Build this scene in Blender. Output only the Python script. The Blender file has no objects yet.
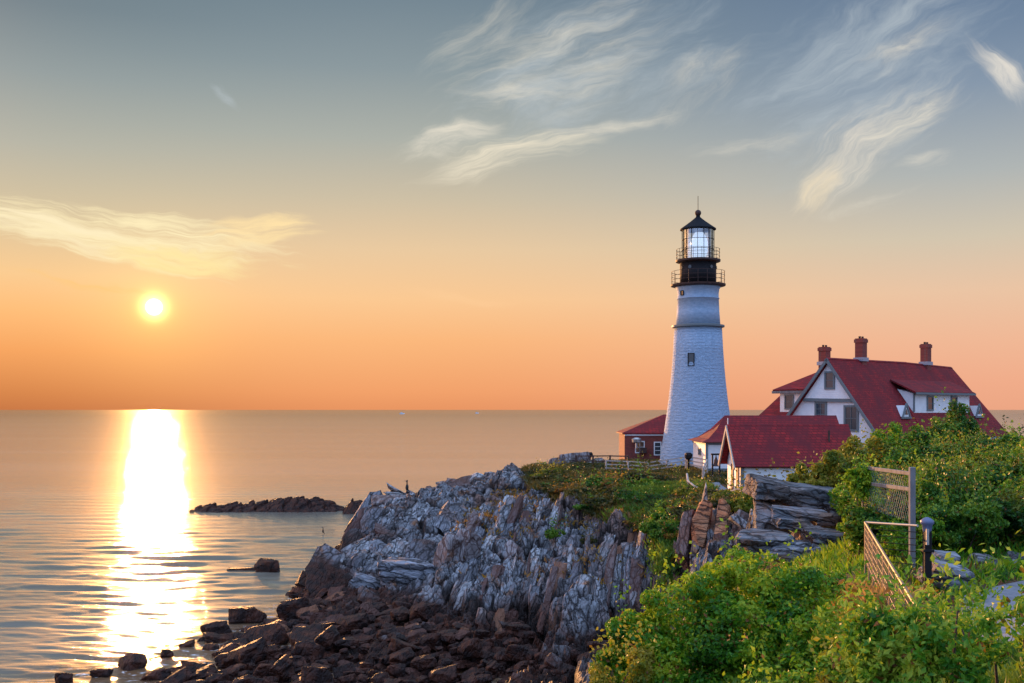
import bpy, bmesh, math, random
import numpy as np
from mathutils import Vector, Matrix
R = math.radians
C = bpy.context.scene.collection
sc = bpy.context.scene
rng = np.random.default_rng(7)
random.seed(7)

# ------------------------------------------------------------ camera, light
F, H, W0, HZ = 1060.0, 12.5, 512.0, 409.0
cam = bpy.data.cameras.new('camera'); camo = bpy.data.objects.new('camera', cam); C.objects.link(camo)
cam.sensor_width = 36; cam.lens = F / 1024 * 36; cam.shift_y = (HZ - 341.5) / 1024
cam.clip_end = 30000; cam.clip_start = .1
camo.location = (0, 0, H); camo.rotation_euler = (R(90), 0, 0)
sc.camera = camo
sc.view_settings.view_transform = 'Standard'; sc.view_settings.look = 'None'
EXPO = .65; sc.view_settings.exposure = EXPO; sc.view_settings.gamma = 1
sc.cycles.max_bounces = 6; sc.cycles.transparent_max_bounces = 12
sc.cycles.sample_clamp_indirect = 6; sc.cycles.sample_clamp_direct = 0
SU, SV = (154 - 512) / F, (HZ - 307) / F
SUND = Vector((SU, 1, SV)).normalized()
SUNCOL, SUNSTR = (1, .47, .17), 3.9
sl = bpy.data.lights.new('sun', 'SUN'); slo = bpy.data.objects.new('sun', sl); C.objects.link(slo)
sl.energy = SUNSTR; sl.color = SUNCOL; sl.angle = R(.53)
slo.rotation_euler = SUND.to_track_quat('Z', 'Y').to_euler()

class NT:
    """small node helper"""
    def __init__(s, tree): s.t = tree; s.n = tree.nodes; s.l = tree.links
    def put(s, sock, v):
        if hasattr(v, 'is_linked') or isinstance(v, bpy.types.NodeSocket): s.l.new(v, sock)
        elif v is not None:
            try: sock.default_value = v
            except Exception:
                sock.default_value = (v[0], v[1], v[2], 1)
    def math(s, op, a, b=None, c=None, clamp=False):
        n = s.n.new('ShaderNodeMath'); n.operation = op; n.use_clamp = clamp
        for i, v in enumerate((a, b, c)):
            if v is not None: s.put(n.inputs[i], v)
        return n.outputs[0]
    def vmath(s, op, a, b=None, out=0):
        n = s.n.new('ShaderNodeVectorMath'); n.operation = op
        s.put(n.inputs[0], a)
        if b is not None: s.put(n.inputs[1], b)
        return n.outputs[out]
    def sep(s, v):
        n = s.n.new('ShaderNodeSeparateXYZ'); s.l.new(v, n.inputs[0]); return n.outputs
    def comb(s, x, y, z):
        n = s.n.new('ShaderNodeCombineXYZ')
        for i, v in enumerate((x, y, z)): s.put(n.inputs[i], v)
        return n.outputs[0]
    def mix(s, f, a, b, mode='MIX'):
        n = s.n.new('ShaderNodeMix'); n.data_type = 'RGBA'; n.blend_type = mode
        s.put(n.inputs[0], f)
        for i, v in ((6, a), (7, b)):
            if isinstance(v, tuple) and len(v) == 3: v = v + (1,)
            s.put(n.inputs[i], v)
        return n.outputs[2]
    def ramp(s, f, stops, interp='LINEAR'):
        n = s.n.new('ShaderNodeValToRGB'); n.color_ramp.interpolation = interp
        e = n.color_ramp.elements
        while len(e) < len(stops): e.new(.5)
        for i, (p, c) in enumerate(stops):
            e[i].position = p; e[i].color = c if len(c) == 4 else tuple(c) + (1,)
        s.put(n.inputs[0], f); return n.outputs[0]
    def noise(s, vec, scale, detail=4, rough=.55, dist=0, out=0):
        n = s.n.new('ShaderNodeTexNoise'); s.put(n.inputs['Vector'], vec)
        n.inputs['Scale'].default_value = scale; n.inputs['Detail'].default_value = detail
        n.inputs['Roughness'].default_value = rough; n.inputs['Distortion'].default_value = dist
        return n.outputs[out]
    def mr(s, v, a, b, c=0., d=1., smooth=False):
        n = s.n.new('ShaderNodeMapRange'); n.clamp = True
        if smooth: n.interpolation_type = 'SMOOTHSTEP'
        s.put(n.inputs[0], v)
        for i, x in enumerate((a, b, c, d)): n.inputs[i + 1].default_value = x
        return n.outputs[0]
    def mapping(s, vec, loc=(0, 0, 0), rot=(0, 0, 0), scale=(1, 1, 1)):
        n = s.n.new('ShaderNodeMapping'); s.l.new(vec, n.inputs[0])
        n.inputs[1].default_value = loc; n.inputs[2].default_value = rot; n.inputs[3].default_value = scale
        return n.outputs[0]

def lin(r, g, b):
    f = lambda c: c / 12.92 if c <= .04045 else ((c + .055) / 1.055) ** 2.4
    return tuple(f(x / 255) for x in (r, g, b))

def make_world():
    w = bpy.data.worlds.new('World'); sc.world = w; w.use_nodes = True
    t = NT(w.node_tree); t.n.clear()
    out = t.n.new('ShaderNodeOutputWorld'); bg = t.n.new('ShaderNodeBackground')
    t.l.new(bg.outputs[0], out.inputs[0])
    tc = t.n.new('ShaderNodeTexCoord'); d = tc.outputs['Generated']
    x, y, z = t.sep(d)
    ys = t.math('MAXIMUM', y, .08)
    u = t.math('DIVIDE', x, ys); v = t.math('DIVIDE', z, ys)
    hor = t.math('SQRT', t.math('ADD', t.math('MULTIPLY', x, x), t.math('MULTIPLY', y, y)))
    el = t.math('DIVIDE', z, t.math('MAXIMUM', hor, .02))         # tan elevation
    V = lambda py: (HZ - py) / F
    top = .8
    def st(rows): return [(max(0, min(1, V(py) / top)), lin(*c)) for py, c in rows]
    left = t.ramp(t.math('DIVIDE', el, top), st([(409, (192, 112, 66)), (395, (206, 126, 72)), (355, (240, 160, 94)), (318, (250, 186, 120)),
        (285, (244, 200, 144)), (235, (212, 194, 158)), (165, (176, 178, 166)), (100, (142, 156, 158)), (37, (110, 129, 138)), (0, (102, 122, 132)), (-430, (160, 172, 190))]))
    right = t.ramp(t.math('DIVIDE', el, top), st([(409, (236, 166, 132)), (385, (240, 172, 138)), (345, (240, 184, 150)), (300, (234, 196, 164)),
        (250, (210, 197, 175)), (190, (176, 181, 180)), (110, (134, 151, 170)), (50, (110, 131, 156)), (0, (98, 120, 148)), (-430, (155, 170, 192))]))
    mid = t.ramp(t.math('DIVIDE', el, top), st([(409, (230, 148, 98)), (392, (240, 160, 106)), (340, (250, 183, 124)), (300, (250, 200, 146)),
        (250, (233, 201, 160)), (200, (205, 191, 165)), (140, (172, 176, 168)), (70, (138, 152, 157)), (0, (114, 132, 143)), (-430, (158, 171, 191))]))
    base = t.mix(t.mr(u, -.12, .46, smooth=True), t.mix(t.mr(u, -.52, -.10, smooth=True), left, mid), right)
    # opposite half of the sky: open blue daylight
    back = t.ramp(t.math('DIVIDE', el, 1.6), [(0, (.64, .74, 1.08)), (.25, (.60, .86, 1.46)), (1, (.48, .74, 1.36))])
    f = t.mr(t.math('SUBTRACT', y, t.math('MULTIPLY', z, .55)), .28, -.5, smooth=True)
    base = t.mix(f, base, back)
    # sun disc and its glow in the air
    dt = t.n.new('ShaderNodeVectorMath'); dt.operation = 'DOT_PRODUCT'
    t.l.new(t.vmath('NORMALIZE', d), dt.inputs[0]); dt.inputs[1].default_value = SUND
    ang = t.math('MULTIPLY', t.math('ARCCOSINE', t.math('MINIMUM', dt.outputs['Value'], 1)), 180 / math.pi)
    def glow(a, k): return t.math('MULTIPLY', t.math('POWER', 2.71828, t.math('MULTIPLY', t.math('POWER', t.math('DIVIDE', ang, a), 2), -1)), k)
    def add(c, col, fac):
        m = t.n.new('ShaderNodeVectorMath'); m.operation = 'SCALE'; m.inputs[0].default_value = col; t.put(m.inputs['Scale'], fac)
        return t.vmath('ADD', c, m.outputs[0])
    base = add(base, (.28, .17, .02), glow(1.1, 1.0)); base = add(base, (.12, .09, .02), glow(3.2, 1.0)); base = add(base, (.025, .015, .003), glow(8, 1.0))
    base = add(base, (3, 2.2, .7), glow(.52, 1.0)); base = add(base, (5, 4.6, 3.4), t.mr(ang, .44, .30))
    # added warm sky lobe, unseen left of the frame, to light left faces
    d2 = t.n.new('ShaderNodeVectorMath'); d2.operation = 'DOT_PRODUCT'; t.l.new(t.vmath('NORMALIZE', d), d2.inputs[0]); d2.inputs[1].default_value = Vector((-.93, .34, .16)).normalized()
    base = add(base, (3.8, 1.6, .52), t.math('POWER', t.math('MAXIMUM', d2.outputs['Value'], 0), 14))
    base = add(base, (.55, .70, .95), t.math('POWER', t.math('MAXIMUM', z, 0), 4))  # extra blue lobe added overhead to brighten rocks and leaves
    # cirrus
    wn = t.vmath('SUBTRACT', t.noise(t.vmath('MULTIPLY', t.comb(u, v, 0), (5, 8, 1)), 1, 4, .6, 0, 1), (.5, .5, .5))
    wn2 = t.vmath('SUBTRACT', t.noise(t.vmath('MULTIPLY', t.comb(u, v, 0), (26, 30, 1)), 1, 3, .6, 0, 1), (.5, .5, .5))
    uv = t.vmath('ADD', t.comb(u, v, 0), t.vmath('ADD', t.vmath('MULTIPLY', wn, (.075, .06, 0)), t.vmath('MULTIPLY', wn2, (.006, .005, 0))))
    cl = base
    def patch(px, py, rx, ry, angdeg, ns, seed, col, amt, lo=.42, hi=.72, dist=.7, core=.0, detail=8):
        nonlocal cl
        c = ((px - W0) / F, V(py), 0); a = R(angdeg)
        q = t.mapping(t.vmath('SUBTRACT', uv, c), rot=(0, 0, -a))
        e = t.vmath('LENGTH', t.vmath('DIVIDE', q, (rx / F, ry / F, 1)), out=1)
        mask = t.mr(e, 1.0, core, smooth=True)
        wv = t.vmath('ADD', t.vmath('MULTIPLY', q, (ns[0], ns[1], 1)), (seed * 3.7, seed * 1.3, seed))
        nz = t.math('ADD', t.math('MULTIPLY', t.noise(wv, 1, detail, .66, dist), .72), t.math('MULTIPLY', t.noise(t.vmath('MULTIPLY', wv, (2.2, 3.1, 1)), 1, 5, .7, .4), .28))
        val = t.mr(t.math('ADD', nz, t.math('MULTIPLY', t.math('SUBTRACT', mask, 1), .28)), lo + (-.04 if px > 330 else .07), hi + (.10 if px > 330 else .03), smooth=True)
        val = t.math('MULTIPLY', t.math('MULTIPLY', val, t.math('POWER', mask, .6)), min(1, amt * 1.25))
        cl = t.mix(val, cl, col)
    warm = lin(255, 214, 150); pale = lin(234, 226, 208); cool = lin(186, 196, 202)
    # broad veils
    patch(600, 55, 300, 110, 20, (5, 22), 1, cool, .75, .36, .74, 1.2, core=.2)
    patch(880, 60, 270, 130, 30, (5, 22), 2, cool, .75, .36, .74, 1.2, core=.2)
    patch(560, 60, 210, 80, 22, (7, 40), 13, pale, .6, .36, .76, 1.2, core=.2)
    patch(480, 30, 120, 50, 35, (8, 30), 33, pale, .5, .36, .76, 1.2, core=.2)
    patch(930, 150, 60, 16, 10, (11, 50), 34, pale, .7, .32, .70, 1.0)
    patch(700, 80, 110, 60, 42, (8, 28), 23, pale, .5, .40, .78, 1.2, core=.2)
    # bright wisps
    patch(515, 152, 140, 24, 13, (8, 78), 3, lin(246, 234, 208), .95, .28, .66, .8, core=.3)
    patch(445, 142, 80, 20, 10, (12, 60), 4, pale, .9, .28, .66, .8, core=.3)
    patch(610, 125, 130, 15, 9, (10, 60), 14, pale, .6, .30, .68, .8)
    patch(500, 100, 90, 20, 4, (12, 60), 5, pale, .75, .30, .68, .8)
    patch(850, 150, 135, 50, 44, (8, 62), 6, lin(244, 232, 212), .95, .33, .72, 1.1, core=.15)
    patch(905, 112, 90, 40, 28, (10, 60), 7, pale, .95, .30, .72, 1.1, core=.15)
    patch(812, 188, 55, 26, 52, (12, 40), 8, lin(240, 222, 190), .95, .26, .66, .8, core=.2)
    patch(870, 200, 110, 14, 18, (10, 50), 15, pale, .55, .30, .7, .8)
    patch(760, 140, 110, 18, 12, (8, 50), 25, pale, .5, .30, .7, .8)
    patch(997, 75, 58, 26, -55, (10, 52), 9, lin(238, 230, 216), .95, .26, .68, .9, core=.2)
    patch(905, 45, 90, 26, 24, (10, 40), 17, pale, .75, .30, .72, .9)
    patch(228, 92, 36, 12, -36, (14, 50), 10, cool, .6, .28, .7, .5)
    # warm band by the sun
    patch(120, 238, 260, 44, -9, (6, 75), 11, lin(255, 238, 190), 1.0, .27, .58, .9, core=.3)
    patch(20, 222, 190, 34, -12, (7, 75), 18, lin(255, 238, 196), .95, .27, .60, .6, core=.2)
    patch(255, 238, 95, 26, 4, (9, 50), 12, lin(255, 226, 170), .9, .22, .58, 1.0, core=.2)
    patch(180, 262, 140, 24, -8, (8, 44), 16, lin(255, 232, 165), .95, .22, .56, .6, core=.2)
    patch(90, 285, 140, 8, -8, (6, 60), 19, lin(255, 200, 114), .6, .24, .6, .3)
    patch(470, 298, 120, 8, -3, (8, 60), 20, lin(255, 208, 156), .5, .28, .64, .3)
    # physical sky as the underlying tint
    sky = t.n.new('ShaderNodeTexSky'); sky.sky_type = 'NISHITA'; sky.sun_disc = False
    sky.sun_elevation = math.asin(SUND.z); sky.sun_rotation = math.atan2(SUND.x, SUND.y)
    nis = t.n.new('ShaderNodeVectorMath'); nis.operation = 'SCALE'; t.l.new(sky.outputs[0], nis.inputs[0]); nis.inputs['Scale'].default_value = .0005
    cl = t.vmath('ADD', cl, nis.outputs[0])
    # below the horizon: dim sea colour
    cl = t.mix(t.mr(z, -.02, 0), (.18, .17, .16), cl)
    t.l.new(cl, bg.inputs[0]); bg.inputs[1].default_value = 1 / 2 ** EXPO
make_world()

# ------------------------------------------------------------ materials
M = {}
def mat(name, build=None, col=(.5, .5, .5), rough=.7, metal=0, spec=.5, bump=None, var=None, emit=None):
    m = bpy.data.materials.new(name); m.use_nodes = True
    t = NT(m.node_tree); b = t.n['Principled BSDF']
    b.inputs['Base Color'].default_value = tuple(col) + (1,); b.inputs['Roughness'].default_value = rough
    b.inputs['Metallic'].default_value = metal; b.inputs['Specular IOR Level'].default_value = spec
    tc = t.n.new('ShaderNodeTexCoord'); oc = tc.outputs['Object']
    if var:      # (scale, darker factor, stretch)
        n = t.noise(t.mapping(oc, scale=var[2] if len(var) > 2 else (1, 1, 1)), var[0], 5, .6)
        cc = t.mix(t.mr(n, .35, .65), tuple(c * var[1] for c in col), col); t.l.new(cc, b.inputs['Base Color'])
    if bump:     # (scale, strength, distance, stretch)
        n = t.noise(t.mapping(oc, scale=bump[3] if len(bump) > 3 else (1, 1, 1)), bump[0], 5, .6)
        bp = t.n.new('ShaderNodeBump'); bp.inputs['Strength'].default_value = bump[1]; bp.inputs['Distance'].default_value = bump[2]
        t.l.new(n, bp.inputs['Height']); t.l.new(bp.outputs[0], b.inputs['Normal'])
    if emit: b.inputs['Emission Color'].default_value = tuple(emit[:3]) + (1,); b.inputs['Emission Strength'].default_value = emit[3]
    if build: build(t, b, oc)
    M[name] = m; return m

def rock_nodes(t, b, oc, grey=(.38, .385, .40), pink=(.17, .080, .05), dark=(.030, .018, .014), tide=True, wet=(.022, .008, .005)):
    g = t.n.new('ShaderNodeNewGeometry'); pos = g.outputs['Position']; x, y, z = t.sep(pos)
    Bd = Vector((.22, .86, .40)).normalized(); Ad = Vector((.93, -.25, .22)); Ad = (Ad - Bd * Ad.dot(Bd)).normalized(); Cd = Ad.cross(Bd)
    if not tide: Bd, Ad, Cd = Vector((.96, .1, -.2)), Vector((.2, .1, .97)), Vector((-.1, .97, -.1))
    def dot_(v):
        n = t.n.new('ShaderNodeVectorMath'); n.operation = 'DOT_PRODUCT'; t.l.new(pos, n.inputs[0]); n.inputs[1].default_value = v; return n.outputs['Value']
    def stc(a, b_, c_): return t.comb(t.math('MULTIPLY', dot_(Ad), a), t.math('MULTIPLY', dot_(Bd), b_), t.math('MULTIPLY', dot_(Cd), c_))
    strat = stc(2.4, .45, 1.2)
    wob = t.vmath('MULTIPLY', t.vmath('SUBTRACT', t.noise(pos, 1.1, 4, .6, 0, 1), (.5, .5, .5)), (.9, .9, .9))
    def crk(vec, w):
        vn = t.n.new('ShaderNodeTexVoronoi'); vn.feature = 'DISTANCE_TO_EDGE'; t.l.new(t.vmath('ADD', vec, wob), vn.inputs['Vector']); vn.inputs['Scale'].default_value = 1
        return t.mr(vn.outputs['Distance'], 0, w)
    ck1 = crk(stc(2.0, .38, .9), .09); ck2 = crk(stc(4.6, 1.1, 2.4), .10)
    cka = t.math('MULTIPLY', ck1, t.mr(ck2, 0, 1, .45, 1))
    n1 = t.noise(strat, 1.0, 7, .62, .6); n2 = t.noise(pos, .22, 4, .55); n3 = t.noise(pos, 2.4, 5, .65)
    c = t.mix(t.mr(n1, .38, .62), tuple(v * .38 for v in grey), grey)
    c = t.mix(t.mr(n3, .62, .78, 0, .6), c, (.50, .48, .46)); c = t.mix(t.mr(t.noise(pos, .6, 6, .7), .56, .66, 0, .85), c, (.32, .13, .045))
    st = t.math('ADD', t.math('MULTIPLY', n2, .75), t.math('MULTIPLY', n1, .3))
    c = t.mix(t.mr(t.math('ADD', st, t.mr(x, -4, 9, 0, .05)), .55, .66, 0, .85), c, pink)
    c = t.mix(t.mr(t.noise(strat, 2.3, 5, .6), .60, .68, 0, .8), c, dark)
    c = t.mix(t.math('MULTIPLY', t.math('SUBTRACT', 1, cka), .95), c, (.014, .010, .009))
    if tide:
        zz = t.math('ADD', z, t.math('MULTIPLY', t.math('SUBTRACT', t.noise(pos, .35, 4, .6), .5), 2.6)); zz = t.math('SUBTRACT', zz, t.math('ADD', t.mr(x, -9.5, -13, 0, 1.3), .25))
        wf = t.mr(zz, 2.1, 1.2)
        wc = t.mix(t.mr(t.noise(pos, 1.7, 5, .6), .42, .62), wet, (.075, .022, .010))
        c = t.mix(wf, c, wc)
        t.l.new(t.mr(wf, 0, 1, .8, .62), b.inputs['Roughness'])
    bp = t.n.new('ShaderNodeBump'); bp.inputs['Strength'].default_value = .8; bp.inputs['Distance'].default_value = .12
    hh = t.math('ADD', t.math('MULTIPLY', t.noise(strat, 3.0, 8, .65), 1.5), t.math('MULTIPLY', t.noise(pos, 5, 6, .65), .5))
    hh = t.math('ADD', hh, t.math('MULTIPLY', cka, .9))
    t.l.new(hh, bp.inputs['Height']); t.l.new(bp.outputs[0], b.inputs['Normal'])
    return c, pos, z
def b_rock(t, b, oc):
    c, p, z = rock_nodes(t, b, oc)
    g = t.n.new('ShaderNodeNewGeometry'); ri = g.outputs['Random Per Island']
    rr = t.math('FRACT', t.math('MULTIPLY', ri, 7.31))
    tone = t.ramp(ri, [(0, (.35, .33, .36)), (.45, (.85, .85, .9)), (.8, (1.3, 1.3, 1.3)), (1, (1.6, 1.58, 1.55))])
    c = t.mix(1, c, tone, 'MULTIPLY')
    c = t.mix(t.math('MULTIPLY', t.mr(rr, .70, .74), .75), c, (.11, .046, .032))
    c = t.mix(t.math('MULTIPLY', t.mr(rr, .93, .95), .6), c, (.22, .09, .04)); t.l.new(c, b.inputs['Base Color'])
mat('rock', b_rock, rough=.78, spec=.3)
def b_shore(t, b, oc):
    c, p, z = rock_nodes(t, b, oc, grey=(.050, .024, .018), pink=(.12, .026, .010), wet=(.018, .007, .005)); t.l.new(c, b.inputs['Base Color'])
mat('shore_rock', b_shore, rough=.55, spec=.3)
def b_out(t, b, oc):
    c, p, z = rock_nodes(t, b, oc, grey=(.27, .29, .32), pink=(.24, .14, .09), dark=(.05, .045, .045), tide=False); t.l.new(c, b.inputs['Base Color'])
mat('ledge_rock', b_out, rough=.8, spec=.3)
def b_pale(t, b, oc):
    c, p, z = rock_nodes(t, b, oc, grey=(.40, .42, .47), pink=(.24, .15, .11), dark=(.06, .05, .045), tide=False); t.l.new(c, b.inputs['Base Color'])
mat('pale_rock', b_pale, rough=.8, spec=.3)
def b_sun_tint(t, b, oc):
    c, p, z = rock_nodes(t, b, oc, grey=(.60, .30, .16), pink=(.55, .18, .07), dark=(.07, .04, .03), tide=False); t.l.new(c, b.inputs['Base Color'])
mat('sun_tinted_rock', b_sun_tint, rough=.8, spec=.3)  # lit copy of the rock: orange sunlight painted into the base colour
def b_terr(t, b, oc):
    c, pos, z = rock_nodes(t, b, oc)
    at = t.n.new('ShaderNodeAttribute'); at.attribute_name = 'veg'
    n = t.noise(pos, .5, 5, .6)
    soil = t.mix(t.mr(n, .42, .6), (.10, .045, .022), (.07, .075, .02))
    soil = t.mix(t.mr(t.noise(pos, .9, 4, .6), .56, .66), soil, (.22, .07, .02))
    ck = t.n.new('ShaderNodeAttribute'); ck.attribute_name = 'crack'
    ci = t.n.new('ShaderNodeAttribute'); ci.attribute_name = 'cell'
    c = t.mix(1, c, t.ramp(ci.outputs['Fac'], [(.15, (.55, .50, .49)), (.5, (.9, .9, .92)), (.85, (1.35, 1.35, 1.35))]), 'MULTIPLY')
    c = t.mix(t.mr(ck.outputs['Fac'], .25, .7, 0, .9), c, (.018, .012, .010))
    vf = t.mr(t.math('ADD', at.outputs['Fac'], t.math('MULTIPLY', t.math('SUBTRACT', t.noise(pos, .8, 5, .7), .5), 1.2)), .42, .58)
    c = t.mix(vf, c, soil); t.l.new(c, b.inputs['Base Color'])
mat('terrain', b_terr, rough=.85, spec=.25)

def b_leaf(cols, trans=.45):
    def f(t, b, oc):
        g = t.n.new('ShaderNodeNewGeometry'); r = g.outputs['Random Per Island']; pos = g.outputs['Position']
        n = t.noise(pos, cols[3] if len(cols) > 3 else 1.1, 4, .6)
        k = t.math('ADD', t.math('MULTIPLY', r, .45), t.mr(n, .38, .62, 0, .55))
        c = t.ramp(k, [(.12, cols[0]), (.42, cols[1]), (.72, cols[2])])
        c = t.mix(t.mr(r, .955, .965), c, (.20, .075, .02))
        t.l.new(c, b.inputs['Base Color']); b.inputs['Roughness'].default_value = .5; b.inputs['Specular IOR Level'].default_value = .35
        tr = t.n.new('ShaderNodeBsdfTranslucent'); t.l.new(t.mix(.5, c, (.5, .42, .04), 'SCREEN') if False else t.mix(.25, c, (.28, .36, .02)), tr.inputs[0])
        ms = t.n.new('ShaderNodeMixShader'); ms.inputs[0].default_value = trans
        t.l.new(b.outputs[0], ms.inputs[1]); t.l.new(tr.outputs[0], ms.inputs[2])
        t.l.new(ms.outputs[0], t.n['Material Output'].inputs[0])
    return f
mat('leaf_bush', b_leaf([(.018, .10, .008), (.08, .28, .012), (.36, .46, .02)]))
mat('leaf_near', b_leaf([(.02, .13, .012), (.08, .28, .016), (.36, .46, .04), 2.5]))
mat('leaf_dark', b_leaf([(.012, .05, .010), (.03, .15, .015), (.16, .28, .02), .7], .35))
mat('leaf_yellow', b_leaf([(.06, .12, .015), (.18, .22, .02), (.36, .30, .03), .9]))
mat('leaf_rust', b_leaf([(.10, .05, .02), (.28, .10, .02), (.40, .22, .03), .9]))
mat('leaf_low', b_leaf([(.018, .026, .008), (.048, .060, .012), (.15, .095, .02), .35], .25))
mat('blade_green', b_leaf([(.04, .12, .012), (.08, .20, .02), (.20, .28, .03), .4]))
mat('blade_dry', b_leaf([(.22, .10, .03), (.45, .22, .06), (.6, .36, .12), .8]))
mat('bark', col=(.09, .06, .045), rough=.9, bump=(14, .5, .02))

def b_tower(t, b, oc):
    x, y, z = t.sep(oc)
    ang = t.math('MULTIPLY', t.math('ARCTAN2', x, t.math('MULTIPLY', y, -1)), 2.8)
    vec = t.comb(ang, z, 0)
    br = t.n.new('ShaderNodeTexBrick'); t.l.new(t.vmath('ADD', vec, t.vmath('SCALE', t.noise(vec, 3, 2, .5, 0, 1), None)) if False else vec, br.inputs['Vector'])
    br.inputs['Scale'].default_value = 1; br.inputs['Brick Width'].default_value = .75; br.inputs['Row Height'].default_value = .27
    br.inputs['Mortar Size'].default_value = .03; br.inputs['Mortar Smooth'].default_value = .6
    n = t.noise(t.mapping(vec, scale=(1.6, 4.5, 1)), 1.2, 5, .65, .5)
    low = t.mr(z, 13.1, 12.9)
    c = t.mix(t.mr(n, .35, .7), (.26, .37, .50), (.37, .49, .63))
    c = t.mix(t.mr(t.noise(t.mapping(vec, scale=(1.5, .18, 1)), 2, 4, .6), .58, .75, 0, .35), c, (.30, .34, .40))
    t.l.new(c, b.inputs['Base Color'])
    hgt = t.math('ADD', t.math('MULTIPLY', t.math('MULTIPLY', br.outputs['Fac'], low), -.3), t.math('MULTIPLY', n, t.mr(low, 0, 1, .35, 1.9)))
    bp = t.n.new('ShaderNodeBump'); bp.inputs['Strength'].default_value = .9; bp.inputs['Distance'].default_value = .09
    t.l.new(hgt, bp.inputs['Height']); t.l.new(bp.outputs[0], b.inputs['Normal'])
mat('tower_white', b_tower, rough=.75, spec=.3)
def b_clap(t, b, oc):
    g = t.n.new('ShaderNodeNewGeometry'); x, y, z = t.sep(g.outputs['Position'])
    s = t.math('FRACT', t.math('MULTIPLY', z, 5.2))
    n = t.noise(g.outputs['Position'], 1.2, 4, .6)
    t.l.new(t.mix(t.mr(n, .35, .65), (.70, .71, .72), (.82, .82, .81)), b.inputs['Base Color'])
    bp = t.n.new('ShaderNodeBump'); bp.inputs['Strength'].default_value = .5; bp.inputs['Distance'].default_value = .03
    t.l.new(t.math('MULTIPLY', s, -1), bp.inputs['Height']); t.l.new(bp.outputs[0], b.inputs['Normal'])
mat('white_wall', b_clap, rough=.6)
def b_roof(t, b, oc):
    g = t.n.new('ShaderNodeNewGeometry'); p = g.outputs['Position']; x, y, z = t.sep(p)
    vec = t.comb(t.math('ADD', x, t.math('MULTIPLY', y, .6)), t.math('MULTIPLY', z, 1.3), 0)
    br = t.n.new('ShaderNodeTexBrick'); t.l.new(vec, br.inputs['Vector'])
    br.inputs['Scale'].default_value = 1; br.inputs['Brick Width'].default_value = .35; br.inputs['Row Height'].default_value = .22
    br.inputs['Mortar Size'].default_value = .02
    br.inputs['Color1'].default_value = (.34, .018, .018, 1); br.inputs['Color2'].default_value = (.20, .010, .013, 1); br.inputs['Mortar'].default_value = (.06, .006, .008, 1)
    n = t.noise(t.mapping(p, scale=(1, 1, .35)), .8, 5, .65)
    c = t.mix(t.mr(n, .36, .62), (.13, .012, .016), br.outputs['Color']); t.l.new(c, b.inputs['Base Color'])
    bp = t.n.new('ShaderNodeBump'); bp.inputs['Strength'].default_value = .5; bp.inputs['Distance'].default_value = .03
    t.l.new(t.math('MULTIPLY', br.outputs['Fac'], -1), bp.inputs['Height']); t.l.new(bp.outputs[0], b.inputs['Normal'])
mat('red_roof', b_roof, rough=.75, spec=.25)
def b_brick(t, b, oc):
    g = t.n.new('ShaderNodeNewGeometry'); p = g.outputs['Position']; x, y, z = t.sep(p)
    br = t.n.new('ShaderNodeTexBrick'); t.l.new(t.comb(t.math('ADD', x, y), z, 0), br.inputs['Vector'])
    br.inputs['Scale'].default_value = 1; br.inputs['Brick Width'].default_value = .24; br.inputs['Row Height'].default_value = .08; br.inputs['Mortar Size'].default_value = .008
    br.inputs['Color1'].default_value = (.27, .042, .030, 1); br.inputs['Color2'].default_value = (.17, .028, .022, 1); br.inputs['Mortar'].default_value = (.16, .09, .07, 1)
    t.l.new(br.outputs['Color'], b.inputs['Base Color'])
    bp = t.n.new('ShaderNodeBump'); bp.inputs['Strength'].default_value = .4; bp.inputs['Distance'].default_value = .01
    t.l.new(t.math('MULTIPLY', br.outputs['Fac'], -1), bp.inputs['Height']); t.l.new(bp.outputs[0], b.inputs['Normal'])
mat('brick', b_brick, rough=.85)
mat('grey_trim', col=(.13, .16, .17), rough=.6, bump=(8, .2, .01))
mat('white_trim', col=(.74, .75, .76), rough=.6, bump=(8, .2, .01))
mat('wood_rail', col=(.50, .42, .36), rough=.8, var=(6, .6, (1, 1, 5)), bump=(12, .4, .01))
mat('wood_grey', col=(.20, .20, .21), rough=.85, var=(5, .55, (1, 1, .3)), bump=(10, .5, .01, (4, 4, .6)))
mat('black_metal', col=(.014, .013, .015), rough=.7, spec=.18, metal=0, bump=(9, .2, .01))
mat('rust_metal', col=(.07, .03, .022), rough=.7, var=(5, .5))
mat('roof_metal', col=(.010, .012, .016), rough=.75, spec=.12, bump=(5, .2, .01))
mat('steel', col=(.55, .56, .58), rough=.35, metal=.9, bump=(20, .15, .005))
mat('pale_blue', col=(.10, .13, .24), rough=.4, bump=(12, .2, .005))
mat('rail_bronze', col=(.20, .14, .09), rough=.45, metal=.3, bump=(15, .2, .005))
mat('dark_pane', col=(.03, .04, .05), rough=.08, spec=.7, bump=(1.5, .05, .02))
mat('door_wood', col=(.16, .075, .035), rough=.7, bump=(10, .4, .01, (5, 5, .5)))
mat('flashing', col=(.26, .30, .38), rough=.4, metal=.4, bump=(10, .2, .01))
mat('path_gravel', col=(.22, .23, .26), rough=.9, var=(3, .7), bump=(30, .6, .02))
mat('lens', col=(.8, .85, .9), rough=.1, emit=(.75, .88, 1, .45), bump=(1, .1, .01))
mat('bird_black', col=(.015, .013, .012), rough=.6, bump=(20, .3, .01))
mat('boat_white', col=(.6, .6, .62), rough=.5, bump=(3, .1, .02))
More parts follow.
